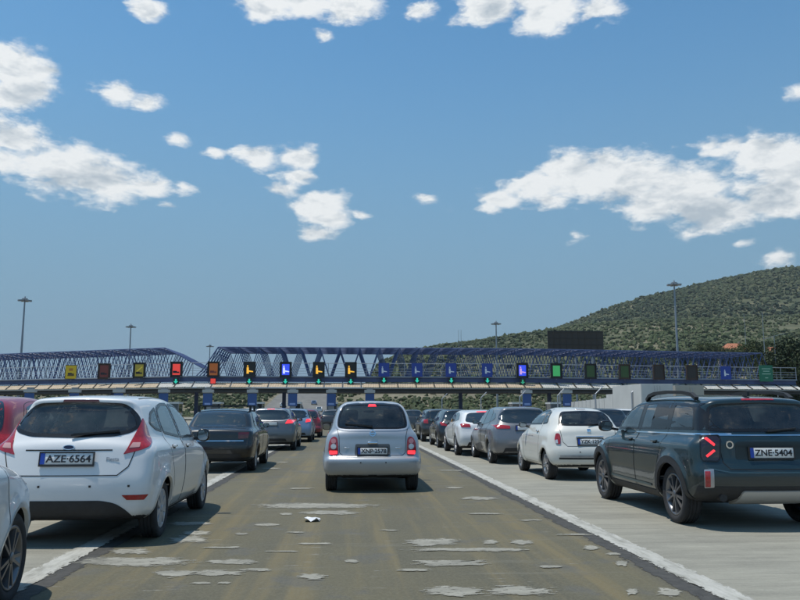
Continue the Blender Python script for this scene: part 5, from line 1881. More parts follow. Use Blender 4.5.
# ---- silver small hatchback straight ahead
MICRA = dict(L=3.72, W=1.64, H=1.54, wb=2.43, ro=.58, R=.29, firewall=2.75, mirror_y=2.3, hood_y=2.75,
    low=[(.30, .24), (.09, .26), (.02, .34), (.0, .46), (.0, .54), (.02, .575), (.10, .60), (.115, .80), (.16, .96), (.22, 1.03), (.4, 1.05), (2.5, 1.02), (2.9, .97), (3.3, .84), (3.58, .65), (3.70, .47), (3.72, .36), (3.65, .24), (3.3, .19), (.7, .19)],
    green=[(.13, .92), (.19, 1.04), (.30, 1.26), (.42, 1.43), (.58, 1.495), (.9, 1.525), (1.3, 1.54), (1.7, 1.53), (2.05, 1.46), (2.4, 1.29), (2.85, .99), (2.7, .86), (.3, .86)],
    seclow=[(.1, .70), (.24, .75), (.36, .80), (.5, .82), (.7, .815), (.85, .80), (1.0, .76), (1.12, .72), (1.3, .64)],
    secgreen=[(.8, .77), (.95, .755), (1.1, .72), (1.25, .675), (1.4, .615), (1.54, .54)],
    planlow=[(0, .965), (.3, .99), (.7, 1), (2.7, 1), (3.3, .95), (3.72, .80)],
    plangreen=[(0, .90), (.3, .93), (.9, .98), (1.5, 1), (2.2, .99), (2.8, .93)],
    bowlow=(.15, .36), bowgreen=(.20, .36), klow=.10, kgreen=.16, kjoin=.07, flare=.018,
    sidewin=[[(1.56, 1.07), (1.56, 1.42), (1.85, 1.40), (2.1, 1.30), (2.52, 1.05)],
             [(.80, 1.11), (.86, 1.25), (.98, 1.38), (1.2, 1.425), (1.50, 1.425), (1.50, 1.07)]],
    rearwin=[(0, 1.045), (.45, 1.045), (.585, 1.065), (.595, 1.15), (.57, 1.28), (.53, 1.39), (.475, 1.455), (.25, 1.48), (0, 1.483)], rw_r=.05,
    windshield=[(0, 1.02), (.55, 1.02), (.46, 1.40), (0, 1.44)],
    doors=[[(1.53, .28), (1.53, 1.46), (1.9, 1.44), (2.2, 1.30), (2.6, 1.03), (2.62, .6), (2.55, .28)],
           [(1.51, .28), (1.51, 1.46), (1.2, 1.46), (.95, 1.42), (.80, 1.26), (.76, 1.08), (.85, .82), (.98, .6), (1.02, .4), (1.1, .28)]],
    tailgate=[(0, .60), (.50, .60), (.55, .66), (.56, .90), (.61, 1.03), (.62, 1.12), (.54, 1.42), (.46, 1.49), (0, 1.51)], tg_y=.75, bumper_z=.585)


def make_micra():
    silver = paint('silver paint', (.43, .45, .47), .55, .35, .10)
    g = ground(371.5, 490)
    c = Car(MICRA, 'hatchback_car', 'silver rounded hatchback straight ahead in the middle lane, both brake lamps lit', 'car', (g.x, g.y, 0), 0, silver)
    gr = glass('micra rear glass', (.50, .58, .58))
    c.windows(G_SIDE, gr, rear_seal=.03)
    c.ring('window_rim', c.mirror_poly(MICRA['rearwin']), 'rear', mat('painted body highlight', (.62, .63, .65), .3, .6), w=-.004, off=.008, outw=.030, r=.06)  # bright ring paints in the highlight of the bodywork round the rear glass
    c.door_seams(); c.arch_lips(); c.seats(yf=1.5, yr=.72, z0=.48)
    c.wheels(wheel_maker('cover', M_COVER, M_BLACK, .63))
    c.mirrors(2.4, 1.04, .72, M_BLACK, (.16, .1, .12))
    c.strip('tailgate_seam', [(-.60, 1.05), (-.565, .92), (-.555, .66), (-.50, .61), (.50, .61), (.555, .66), (.565, .92), (.60, 1.05)], 'rear', .008, M_GAP)
    tl = [(.575, .615), (.70, .605), (.735, .66), (.735, .80), (.70, .89), (.64, .925), (.595, .90), (.58, .80)]
    a, b = c.pair('tail_lamp', tl, 'rear', M_RED, off=.014, r=.04, cell=.03)
    lens = mat('pink lamp lens', (.55, .22, .22), .12, .1, coat=1)
    for sg, par in ((1, a), (-1, b)):
        for zc, rr, mm in ((.845, .042, lens), (.755, .045, M_CLEAR)):
            P = [(sg * .652 + rr * math.cos(t * math.pi / 8), zc + rr * math.sin(t * math.pi / 8)) for t in range(16)]
            c.panel('lamp_bowl', P, 'rear', mm, off=.02, r=0, parent=par, cell=.03)
        P = [(sg * .588, .63), (sg * .715, .62), (sg * .722, .69), (sg * .588, .69)]
        c.panel('brake_lens', P if sg > 0 else P[::-1], 'rear', M_REDLIT, off=.018, r=.015, parent=par, cell=.03)
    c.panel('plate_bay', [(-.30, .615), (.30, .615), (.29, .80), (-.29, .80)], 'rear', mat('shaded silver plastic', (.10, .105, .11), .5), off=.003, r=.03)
    V, N = c.at('rear', 0, .70); c.plate('XNP·2578', .685, V[1] + c.ro - .018, tilt=-.08, w=.50, h=.112)
    V, N = c.at('rear', 0, .82); rbox('tailgate_handle', Vector(V) + Vector((0, -.02, 0)), (.17, .05, .045), .018, M_CHROME, c.root)
    V, N = c.at('rear', 0, .975); vo = Vector(V) + Vector((0, -.006, 0))
    Vt, Ft = lathe([(-.006, .052), (.006, .052), (.006, .040), (-.006, .040), (-.006, .052)], 24)
    bd = mesh_obj('badge', [(y, x, z) for x, y, z in Vt], Ft, M_CHROME, c.root); bd.location = vo; bd.rotation_euler = (-.25, 0, 0)
    br = MB().box(-.056, .056, -.008, .004, -.009, .009).build('badge_bar', M_CHROME, bd)
    c.panel('high_brake_lamp', [(-.075, 1.425), (.075, 1.425), (.055, 1.46), (-.055, 1.46)], 'rear', M_REDLIT, off=.010, r=.006, parent=c.rw)
    V, N = c.at('rear', .0, 1.07); V2, N2 = c.at('rear', -.46, 1.125)
    w = MB().bar(Vector(V) + Vector(N) * .03, Vector(V2) + Vector(N2) * .022, .022, .018)
    w.bar(Vector(V) + Vector(N) * .02 + Vector((0, 0, .02)), Vector(V2) + Vector(N2) * .012, .012, .02)
    w.build('wiper', M_BLACK, c.rw)
    for x in (-.2, .22): 
        V, N = c.at('rear', x, .50); rbox('parking_sensor', Vector(V) + Vector(N) * .003, (.022, .012, .022), .004, M_BLACK, c.root)
    for x in (-.43, .43):
        t = rbox('model_badge', Vector(c.at('rear', x, .735)[0]) + Vector((0, -.004, 0)), (.09, .006, .018), .002, M_CHROME, c.root, seg=1)
    plain_lights(c, .68, .86, 3.7)
    return c


# ---- cream-white retro three-door on the right
CINQUE = dict(L=3.55, W=1.63, H=1.49, wb=2.30, ro=.56, R=.295, firewall=2.6, mirror_y=2.1, hood_y=2.65,
    low=[(.30, .26), (.08, .28), (.015, .36), (0, .48), (.01, .60), (.05, .68), (.09, .82), (.15, .96), (.25, 1.03), (.45, 1.05), (2.3, 1.01), (2.7, .95), (3.1, .84), (3.4, .66), (3.53, .48), (3.55, .36), (3.46, .24), (3.1, .2), (.7, .2)],
    green=[(.14, .92), (.20, 1.03), (.33, 1.21), (.46, 1.36), (.60, 1.425), (.9, 1.465), (1.3, 1.49), (1.6, 1.475), (1.9, 1.41), (2.2, 1.26), (2.62, .98), (2.5, .86), (.3, .86)],
    seclow=[(.1, .70), (.24, .76), (.36, .80), (.5, .815), (.68, .81), (.85, .785), (1.0, .74), (1.12, .70), (1.3, .6)],
    secgreen=[(.8, .76), (.95, .735), (1.1, .69), (1.25, .63), (1.38, .55), (1.49, .47)],
    planlow=[(0, .92), (.3, .98), (.7, 1), (2.6, 1), (3.1, .95), (3.55, .78)],
    plangreen=[(0, .90), (.3, .93), (.9, .98), (1.5, 1), (2.1, .99), (2.7, .93)],
    bowlow=(.20, .36), bowgreen=(.22, .34), klow=.16, kgreen=.20, kjoin=.09, flare=.02,
    sidewin=[[(1.10, 1.08), (1.10, 1.40), (1.35, 1.425), (1.65, 1.385), (1.92, 1.25), (2.26, 1.055)],
             [(.74, 1.11), (.80, 1.25), (.93, 1.36), (1.06, 1.395), (1.06, 1.08)]],
    rearwin=[(0, 1.06), (.40, 1.06), (.545, 1.075), (.535, 1.15), (.49, 1.29), (.42, 1.375), (0, 1.395)], rw_r=.05,
    windshield=[(0, 1.01), (.53, 1.01), (.43, 1.36), (0, 1.40)],
    doors=[[(1.02, .30), (1.04, 1.43), (1.35, 1.455), (1.7, 1.40), (1.98, 1.25), (2.36, 1.02), (2.38, .6), (2.32, .3)]],
    tailgate=[(0, .66), (.45, .66), (.53, .75), (.56, .98), (.55, 1.15), (.48, 1.36), (0, 1.43)], tg_y=.7, bumper_z=.62)


def make_cinque():
    cream = paint('cream paint', (.70, .69, .63), 0, .3, .10)
    g = ground(546, 479)
    c = Car(CINQUE, 'city_car', 'cream white rounded three-door city car with small square tail lamps, right of our lane', 'car', (g.x + .775, g.y, 0), 0, cream)
    c.windows(G_SIDE, G_REAR)
    c.door_seams(); c.arch_lips(); c.seats(yf=1.35, yr=.72, z0=.45)
    c.wheels(wheel_maker('multi', M_ALLOY, M_DARKALLOY, .66))
    c.mirrors(2.16, 1.05, .75, M_BLACKGLOSS, (.17, .1, .13))
    for pr, sd in (('right', 'R'), ('left', 'L')): c.handle(1.18, .93, pr, M_CHROME, .15, .03, parent=c.parts.get('door_%s0' % sd))
    c.strip('tailgate_seam', [(-.55, 1.1), (-.555, .98), (-.53, .75), (-.45, .665), (.45, .665), (.53, .75), (.555, .98), (.55, 1.1)], 'rear', .008, M_GAP)
    tl = [(.395, .70), (.485, .71), (.51, .80), (.485, .91), (.42, .91), (.395, .86)]
    a, b = c.pair('tail_lamp', tl, 20, M_RED, off=.016, r=.03, cell=.03)
    for sg, par in ((1, a), (-1, b)):
        P = [(sg * .44, .715), (sg * .485, .72), (sg * .495, .78), (sg * .45, .79)]
        c.panel('reversing_lens', P if sg > 0 else P[::-1], 20 * sg, M_CLEAR, off=.02, r=.01, parent=par, cell=.03)
    V, N = c.at('rear', 0, .76); c.plate('YZK·1254', .755, V[1] + c.ro - .016, tilt=-.12, w=.5)
    V, N = c.at('rear', 0, .845); rbox('chrome_bar', Vector(V) + Vector((0, -.012, 0)), (.56, .04, .035), .014, M_CHROME, c.root)
    V, N = c.at('rear', 0, .965); rbox('badge', Vector(V) + Vector((0, -.004, 0)), (.075, .016, .075), .007, M_CHROME, c.root, rot=Matrix.Rotation(-.3, 3, 'X'))
    c.strip('bumper_strip', [(-.60, .475), (.60, .475)], 'rear', .035, M_ALLOY, off=.008)
    c.strip('bumper_groove', [(-.62, .43), (.62, .43)], 'rear', .035, M_BLACK, off=.004)
    c.panel('lower_bumper', [(-.55, .25), (.55, .25), (.52, .30), (-.52, .30)], 'rear', M_BLACK, off=.005)
    c.panel('high_brake_lamp', [(-.10, 1.38), (.10, 1.38), (.09, 1.393), (-.09, 1.393)], 'rear', M_REDDARK, off=.005, r=.004)
    V, N = c.at('rear', .0, 1.055); V2, N2 = c.at('rear', .36, 1.10)
    MB().bar(Vector(V) + Vector(N) * .03, Vector(V2) + Vector(N2) * .018, .02, .018).build('wiper', M_BLACK, c.rw)
    for x in (-.22, .22):
        V, N = c.at('rear', x, .555); rbox('parking_sensor', Vector(V) + Vector(N) * .003, (.022, .012, .022), .004, M_BLACK, c.root)
    MB().tube((0, .62, 1.40), (0, .50, 1.55), .006, 6, .003).build('antenna', M_BLACK, c.root)
    MB().tube((.32, -c.ro + .06, .25), (.32, -c.ro + .3, .26), .035, 12).build('exhaust_pipe', M_BLACK, c.root)
    plain_lights(c, .66, .84, 3.5)
    return c


# ---- dark green compact SUV at the right edge
COUNTRY = dict(L=4.30, W=1.82, H=1.57, wb=2.67, ro=.80, R=.345, Ra=.395, firewall=3.2, mirror_y=2.75, hood_y=3.25, tw=.225, sill=.30,
    low=[(.45, .28), (.14, .34), (.04, .42), (0, .54), (.0, .66), (.03, .72), (.07, .78), (.09, .95), (.12, 1.06), (.3, 1.09), (2.8, 1.06), (3.35, 1.01), (3.85, .93), (4.15, .76), (4.28, .56), (4.30, .42), (4.2, .28), (3.9, .22), (.9, .22)],
    green=[(.08, .96), (.12, 1.06), (.20, 1.22), (.31, 1.42), (.27, 1.47), (.34, 1.51), (.8, 1.545), (1.5, 1.565), (2.1, 1.555), (2.5, 1.50), (2.85, 1.34), (3.28, 1.03), (3.1, .9), (.3, .9)],
    seclow=[(.1, .76), (.26, .83), (.40, .885), (.6, .905), (.8, .905), (.95, .89), (1.06, .86), (1.2, .80), (1.4, .7)],
    secgreen=[(.8, .85), (1.0, .825), (1.1, .80), (1.25, .755), (1.42, .69), (1.50, .64), (1.57, .57)],
    planlow=[(0, .92), (.3, .975), (.8, 1), (3.2, 1), (3.8, .95), (4.3, .82)],
    plangreen=[(0, .90), (.3, .93), (.9, .98), (1.6, 1), (2.6, .99), (3.2, .93)],
    bowlow=(.16, .34), bowgreen=(.18, .34), klow=.14, kgreen=.12, kjoin=.04, flare=.035,
    sidewin=[[(2.06, 1.10), (2.06, 1.465), (2.36, 1.45), (2.56, 1.39), (2.95, 1.09)],
             [(1.12, 1.12), (1.16, 1.455), (1.6, 1.475), (1.98, 1.468), (1.98, 1.10)],
             [(.42, 1.13), (.50, 1.35), (.58, 1.42), (.80, 1.445), (1.08, 1.452), (1.05, 1.12)]],
    rearwin=[(0, 1.11), (.50, 1.11), (.68, 1.125), (.66, 1.22), (.60, 1.40), (.52, 1.43), (0, 1.45)], rw_r=.04,
    windshield=[(0, 1.06), (.66, 1.06), (.56, 1.44), (0, 1.48)],
    doors=[[(2.02, .34), (2.02, 1.50), (2.4, 1.48), (2.62, 1.40), (3.04, 1.07), (3.06, .7), (2.98, .34)],
           [(2.0, .34), (2.0, 1.50), (1.5, 1.50), (1.14, 1.48), (1.06, 1.10), (1.12, .86), (1.24, .62), (1.28, .44), (1.34, .34)]],
    tailgate=[(0, .68), (.50, .68), (.56, .76), (.58, 1.0), (.70, 1.10), (.69, 1.25), (.60, 1.45), (0, 1.51)], tg_y=.55, bumper_z=.67)


def make_country():
    green = paint('dark green paint', (.008, .022, .026), .1, .3, .012)
    g = ground(673, 523)
    c = Car(COUNTRY, 'suv_car', 'dark green compact SUV with lit X-shaped red tail lamps and roof rails at right', 'car', (g.x + .895, g.y, 0), 0, green)
    c.windows(G_SIDE, G_REAR, seal=.03)
    # black pillars between the panes
    for pr in ('right', 'left'):
        for P in ([(1.98, 1.10), (2.06, 1.10), (2.06, 1.466), (1.98, 1.468)], [(1.05, 1.12), (1.12, 1.12), (1.16, 1.455), (1.08, 1.452)],
                  [(.20, 1.13), (.42, 1.13), (.50, 1.35), (.58, 1.42), (.48, 1.43), (.36, 1.36)]):
            c.panel('pillar_trim', P, pr, M_BLACKGLOSS, off=.005, r=0)
        c.strip('belt_trim', [(.16, 1.085), (1.1, 1.075), (2.0, 1.065), (2.98, 1.055)], pr, .016, M_CHROME, off=.006)
        c.strip('door_trim', [(1.45, .40), (2.95, .42)], pr, .03, mat('door strip', (.05, .10, .12), .3, .5), off=.01)
        c.panel('sill_cladding', [(1.28, .27), (2.98, .27), (3.0, .36), (1.30, .345)], pr, M_BLACK, off=.010)
        P = [(3.30, .83), (3.42, .84), (3.44, .90), (3.26, .89)]
        sc = c.panel('side_scuttle', P, pr, M_CHROME, off=.008, r=.015)
    c.strip('belt_trim', [(-.84, 1.072), (.84, 1.072)], 'rear', .014, M_CHROME, off=.006)
    c.door_seams(); c.seats(yf=1.95, yr=1.0, z0=.55)
    c.arch_lips(M_BLACK, .085, .0)
    c.wheels(wheel_maker('double', M_DARKSPOKE, M_DARKALLOY, .72))
    c.mirrors(2.88, 1.13, .86, M_BLACKGLOSS, (.21, .12, .16))
    for pr, sd in (('right', 'R'), ('left', 'L')):
        for i, u in ((0, 2.18), (1, 1.30)): c.handle(u, .96, pr, green, parent=c.parts.get('door_%s%d' % (sd, i)))
    org, sc = (580, 370), 3.527
    tl = c.pixpoly([(430, 236), (484, 234), (491, 245), (491, 310), (484, 320), (436, 318), (428, 306), (426, 248)], -20, org, sc)
    a, b = c.pair('tail_lamp', tl, -20, mat('smoked lamp', (.02, .008, .009), .1, coat=1.), off=.012, r=.02, cell=.03)
    tr = c.pixpoly([(424, 232), (488, 229), (496, 242), (496, 314), (488, 325), (432, 323), (424, 310), (421, 245)], -20, org, sc)
    for sg, par in ((-1, a), (1, b)):
        f = lambda P: P if sg < 0 else [(-u, v) for u, v in reversed(P)]
        c.ring('lamp_rim', f(tr), 20 * sg, M_CHROME if False else M_BLACKGLOSS, .012, .014, parent=par, r=.02)
        for bar in ([(438, 244), (446, 239), (476, 262), (472, 269)], [(443, 302), (470, 280), (477, 286), (449, 309)]):
            c.panel('lit_bar', f(c.pixpoly(bar, -20, org, sc)), 20 * sg, M_REDLIT, off=.018, r=.006, parent=par, cell=.03)
    rf = c.pixpoly([(441, 358), (460, 358), (461, 412), (443, 412)], -20, org, sc)
    rw = c.pixpoly([(438, 352), (472, 350), (474, 414), (440, 416)], -20, org, sc)
    o1, o2 = c.pair('reflector_surround', rw, -20, M_ALLOY, off=.008, r=.01)
    c.panel('rear_reflector', rf, -20, M_RED, off=.013, r=.006, parent=o1); c.panel('rear_reflector', [(-u, v) for u, v in reversed(rf)], 20, M_RED, off=.013, r=.006, parent=o2)
    c.panel('plate_bay', [(-.42, .80), (.42, .80), (.40, 1.0), (-.40, 1.0)], 'rear', mat('dark green plastic', (.012, .02, .022), .4), off=.003, r=.04)
    V, N = c.at('rear', 0, .88); c.plate('ZNE·5404', .875, V[1] + c.ro - .018, tilt=-.05, h=.118)
    c.strip('tailgate_seam', [(-.69, 1.08), (-.585, 1.0), (-.56, .76), (-.50, .69), (.50, .69), (.56, .76), (.585, 1.0), (.69, 1.08)], 'rear', .008, M_GAP)
    c.strip('bumper_ledge', [(-.74, .70), (-.5, .655), (.5, .655), (.74, .70)], 'rear', .014, mat('bumper ledge', (.05, .09, .10), .25, .4, coat=1), off=.006)
    c.panel('lower_bumper', [(-.84, .36), (.84, .36), (.84, .50), (-.84, .50)], 'rear', M_BLACK, off=.006)
    c.panel('skid_plate', [(-.42, .30), (.42, .30), (.38, .455), (-.38, .455)], 'rear', mat('skid silver', (.45, .45, .44), .45, .3), off=.03, r=.03, skirt=.05)
    for x in (-.58, .58):
        MB().tube((x, -c.ro + .10, .37), (x, -c.ro + .4, .38), .045, 14).build('exhaust_pipe', M_BLACK, c.root)
    c.panel('high_brake_lamp', [(-.20, 1.478), (.20, 1.478), (.19, 1.495), (-.19, 1.495)], 'rear', M_REDLIT if False else M_RED, off=.006, r=.004)
    V, N = c.at('rear', -.47, .965); Vt, Ft = lathe([(-.008, .045), (.006, .045), (.006, .03), (-.008, .03), (-.008, .045)], 20)
    bd = mesh_obj('model_badge', [(y, x, z) for x, y, z in Vt], Ft, M_CHROME, c.root); bd.location = Vector(V) + Vector((0, -.004, 0))
    V, N = c.at('rear', .0, 1.105); V2, N2 = c.at('rear', .36, 1.14)
    MB().bar(Vector(V) + Vector(N) * .03, Vector(V2) + Vector(N2) * .018, .022, .018).build('wiper', M_BLACK, c.rw)
    c.pair('corner_trim', [(.60, 1.44), (.655, 1.40), (.70, 1.22), (.72, 1.125), (.80, 1.125), (.78, 1.22), (.70, 1.42), (.66, 1.46)], 'rear', M_BLACKGLOSS, off=.005, r=.01)
    # roof rails and fin
    for sg in (1, -1):
        pts = [(.62, 1.50), (.74, 1.555), (1.0, 1.585), (1.5, 1.60), (1.9, 1.59), (2.1, 1.56), (2.2, 1.50)]
        mb = MB(); x = .60
        for (p, q) in zip(pts[:-1], pts[1:]): mb.bar((sg * x, p[0] - c.ro, p[1]), (sg * x, q[0] - c.ro, q[1]), .05, .042)
        mb.build('roof_rail', M_BLACK, c.root)
    MB().prism([(-.04, 0), (.10, 0), (-.02, .06), (-.04, .055)], 'x', -.015, .015).build('antenna_fin', M_BLACK, c.root).location = (0, .55 - c.ro, 1.53)
    plain_lights(c, .78, .96, 4.3)
    return c


# ---- white car whose front wing is at the left edge
def make_wing():
    white = paint('white paint', (.74, .75, .75), 0, .3, .06)
    S = dict(FIESTA); S['R'] = .315; S['steer'] = -.02; S['low'] = [(.30, .24), (.08, .27), (.02, .36), (0, .50), (.005, .66), (.035, .78), (.08, .96), (.12, 1.04), (.35, 1.08), (1.6, 1.06), (2.7, 1.05), (3.1, 1.02), (3.5, .93), (3.76, .80), (3.91, .62), (3.95, .42), (3.88, .24), (3.5, .19), (.8, .19)]; S['hood_z'] = 1.1
    g = ground(12, 604)
    yaw = math.radians(5)
    fx = Vector((-math.sin(yaw), math.cos(yaw), 0)); rt = Vector((math.cos(yaw), math.sin(yaw), 0))
    loc = Vector((g.x, g.y, 0)) - rt * .84 - fx * S['wb']
    c = Car(S, 'hatchback_car', 'white car cut by the left edge, only its front wing and spoked alloy wheel showing', 'car', loc, yaw, white)
    c.windows(G_SIDE, G_REAR); c.door_seams(); c.arch_lips()
    c.wheels(wheel_maker('multi', M_DARKSPOKE, M_DARKALLOY, .70))
    c.seats(); c.mirrors(2.25, 1.10, .74, white, (.16, .10, .13))
    plain_lights(c, .62, .82, 3.95)
    c.pair('tail_lamp', [(.55, .85), (.72, .85), (.74, 1.0), (.58, 1.0)], 20, M_RED)
    return c


micra = make_micra()
CINQUE = zlift(CINQUE, 1.05, .88)
cinque = make_cinque()
country = make_country()
wing = make_wing()
# ------------------------------------------------------------------ the rest of the queue
def gen_spec(kind, L, W, H, **k):
    base = {'hatch': FIESTA, 'mini': MICRA, 'suv': COUNTRY}.get(kind)
    if kind == 'saloon': base = SALOON
    if kind == 'coupe': base = COUPE
    fy = L / base['L']; fx = W / base['W']; fz = H / base['H']
    sc = lambda P: [(u * fy, v * fz) for u, v in P]; sx = lambda P: [(u * fx, v * fz) for u, v in P]
    S = dict(base)
    for q in ('low', 'green'): S[q] = sc(base[q])
    for q in ('rearwin', 'windshield', 'tailgate'): S[q] = sx(base[q])
    for q in ('sidewin', 'doors'): S[q] = [sc(P) for P in base[q]]
    for q in ('seclow', 'secgreen'): S[q] = [(z * fz, w * fx) for z, w in base[q]]
    for q in ('planlow', 'plangreen'): S[q] = [(y * fy, f) for y, f in base[q]]
    S.update(L=L, W=W, H=H, wb=base['wb'] * fy, ro=base['ro'] * fy, open=False, firewall=base['firewall'] * fy)
    S.update(k)
    return S


SALOON = dict(FIESTA); SALOON.update(L=4.2, W=1.70, H=1.42, wb=2.5, ro=.88, R=.30,
    low=[(.35, .24), (.10, .27), (.02, .38), (0, .50), (.01, .64), (.05, .72), (.06, .90), (.12, .965), (.5, .99), (1.2, .98), (2.9, .95), (3.3, .90), (3.8, .78), (4.05, .62), (4.18, .46), (4.2, .36), (4.1, .24), (3.8, .19), (1.0, .19)],
    green=[(.45, .88), (.52, .97), (.85, 1.24), (1.05, 1.36), (1.4, 1.405), (1.9, 1.42), (2.2, 1.40), (2.5, 1.31), (3.2, .93), (3.1, .85), (.6, .85)],
    plangreen=[(.4, .90), (.8, .93), (1.3, .98), (1.9, 1), (2.6, .99), (3.2, .93)],
    planlow=[(0, .93), (.35, .985), (.8, 1), (3.1, 1), (3.7, .95), (4.2, .82)],
    sidewin=[[(1.95, 1.0), (1.95, 1.32), (2.2, 1.31), (2.45, 1.23), (2.92, .99)], [(1.02, 1.02), (1.2, 1.24), (1.4, 1.32), (1.89, 1.32), (1.89, 1.0)]],
    rearwin=[(0, 1.0), (.45, 1.0), (.60, 1.01), (.58, 1.08), (.52, 1.27), (.42, 1.33), (0, 1.345)],
    windshield=[(0, .98), (.60, .98), (.52, 1.29), (0, 1.33)],
    doors=[[(1.92, .27), (1.92, 1.34), (2.3, 1.33), (2.55, 1.22), (3.0, .97), (3.02, .6), (2.95, .27)], [(1.90, .27), (1.90, 1.34), (1.4, 1.34), (1.15, 1.22), (.98, 1.02), (1.2, .65), (1.26, .4), (1.35, .27)]],
    tailgate=[(0, .55), (.5, .55), (.58, .64), (.62, .92), (0, .95)], tg_y=.5)
COUPE = dict(FIESTA); COUPE.update(L=4.25, W=1.81, H=1.40, wb=2.58, ro=.80, R=.33,
    low=[(.35, .24), (.10, .27), (.02, .38), (0, .50), (.01, .64), (.05, .74), (.08, .90), (.12, .98), (.4, 1.02), (1.6, .99), (2.9, .95), (3.4, .88), (3.85, .76), (4.1, .60), (4.22, .46), (4.25, .36), (4.1, .24), (3.8, .19), (1.0, .19)],
    green=[(.10, .88), (.14, 1.0), (.40, 1.18), (.62, 1.30), (.60, 1.33), (1.0, 1.375), (1.6, 1.40), (2.1, 1.38), (2.5, 1.28), (3.25, .93), (3.1, .85), (.3, .85)],
    planlow=[(0, .93), (.35, .99), (.8, 1.01), (1.6, .98), (3.1, 1), (3.7, .95), (4.25, .82)],
    sidewin=[[(1.55, 1.02), (1.50, 1.30), (2.1, 1.29), (2.45, 1.19), (2.95, .99)], [(.85, 1.08), (1.0, 1.22), (1.2, 1.29), (1.45, 1.30), (1.49, 1.02)]],
    rearwin=[(0, 1.0), (.45, 1.0), (.62, 1.03), (.60, 1.10), (.52, 1.25), (.42, 1.29), (0, 1.305)],
    windshield=[(0, .98), (.60, .98), (.52, 1.25), (0, 1.30)],
    doors=[[(1.50, .27), (1.46, 1.33), (2.2, 1.32), (2.55, 1.20), (3.05, .97), (3.1, .6), (3.0, .27)]],
    tailgate=[(0, .62), (.5, .62), (.58, .72), (.62, 1.0), (.5, 1.3), (0, 1.35)])


def queue_car(label, S, pos, col, lamps, lit_=False, yaw=0., group=None, name='hatchback_car', rim=None, metal=.3, dark_low=True, detail=True, plate=True, side='both', wheel='five', dirt=.05, lamp_m=None):
    S = dict(S); S.setdefault('h', .036)
    c = Car(S, name, label, 'car', (pos[0], pos[1], 0), yaw, paint('paint %.2f %.2f %.2f' % col, col, metal, .32, dirt), group, hero=False)
    fz = S['H']
    for P in S['sidewin']:
        for pr in ('right', 'left'): c.panel('side_window', P, pr, G_DARK, off=.006, r=.04, cell=.12)
    c.rw = c.panel('rear_window', c.mirror_poly(S['rearwin']), 'rear', G_DARK, off=.006, r=.05, cell=.09)
    c.panel('windshield', c.mirror_poly(S['windshield']), 'front', G_DARK, off=.006, r=.05, cell=.12)
    m = lamp_m or (M_REDLIT if lit_ else M_RED)
    c.pair('tail_lamp', lamps, 'rear', m, off=.012, r=.02, cell=.05)
    if dark_low: c.panel('lower_bumper', [(-.62, .25), (.62, .25), (.55, .42), (-.55, .42)], 'rear', M_BLACK, off=.008, r=.03, cell=.1)
    if plate:
        z = S.get('plate_z', .80); V, N = c.at('rear', 0, z); c.plate('', z, V[1] + c.ro - .02, tilt=-.05)
    if detail:
        for P in S['doors']:
            for pr in ('right', 'left'): c.strip('door_seam', fillet(P, .08), pr, .006, M_GAP, closed=True)
        for pr in ('right', 'left'): c.handle(S['doors'][0][0][0] + .14, .66 * fz, pr, c.paint)
    c.wheels(wheel_maker(wheel, rim or M_ALLOY, M_DARKALLOY, .66))
    c.arch_lips()
    c.mirrors(S['L'] * .655, S['H'] * .70, S['W'] / 2 - .085, M_BLACK, (.15, .09, .12), gap=.0)
    c.panel('headlight', [(.45, .62), (.70, .64), (.74, .74), (.5, .72)], 'front', M_CLEAR, cell=.1); c.panel('headlight', [(-.5, .72), (-.74, .74), (-.70, .64), (-.45, .62)], 'front', M_CLEAR, cell=.1)
    return c


def spot(px, py, side, W):
    """tyre contact pixel on the visible side -> car centre at the rear axle"""
    g = ground(px, py); return (g.x - side * (W / 2 - .03), g.y)


LOW = [(.50, .80), (.72, .82), (.76, .94), (.56, .95)]
WIDE = [(.40, .86), (.78, .86), (.80, .97), (.62, .99), (.40, .95)]
TALL = [(.60, .72), (.76, .74), (.74, 1.02), (.62, 1.04)]
# left queue
bs = queue_car('black older saloon with empty roof bars ahead of the white hatchback in the left queue', gen_spec('saloon', 4.2, 1.70, 1.42, plate_z=.78), spot(256, 470.5, 1, 1.70), (.007, .008, .009), [(.50, .74), (.72, .76), (.73, .88), (.50, .88)], name='saloon_car', dirt=.015, lamp_m=M_REDDARK, plate=False, metal=.1, wheel='cover', rim=M_COVER)
for yy in (1.35, 2.15):
    MB().bar((-.62, yy - bs.ro, 1.47), (.62, yy - bs.ro, 1.47), .05, .03).build('roof_bar', M_BLACK, bs.root)
    for sg in (-1, 1): MB().bar((sg * .60, yy - bs.ro, 1.34), (sg * .60, yy - bs.ro, 1.48), .05, .06).build('roof_bar_foot', M_BLACK, bs.root)
bs.strip('boot_trim', [(-.62, .70), (.62, .70)], 'rear', .02, M_CHROME, off=.006)
gh = queue_car('dark grey hatchback with lit brake lamps ahead of the black saloon', gen_spec('hatch', 4.3, 1.80, 1.47, plate_z=.92), spot(296, 450, 1, 1.8), (.13, .14, .15), [(.52, .92), (.78, .94), (.80, 1.04), (.60, 1.05)], True, metal=.5)
gh.panel('high_brake_lamp', [(-.13, 1.40), (.13, 1.40), (.12, 1.425), (-.12, 1.425)], 'rear', M_REDLIT, off=.01, r=.004)
gh.ring('window_rim', gh.mirror_poly(gh.S['rearwin']), 'rear', M_ALLOY, w=0, outw=.03, off=.006)
lb = queue_car('light blue hatchback with lit brake lamps in the left queue', gen_spec('hatch', 4.0, 1.73, 1.47), spot(312, 442, 1, 1.73), (.20, .29, .42), [(.56, .86), (.78, .90), (.76, 1.02), (.60, 1.0)], True)
rh = queue_car('small dark red hatchback at the head of the left queue', gen_spec('mini', 3.7, 1.65, 1.47), spot(321, 437.5, 1, 1.65), (.20, .015, .022), TALL)
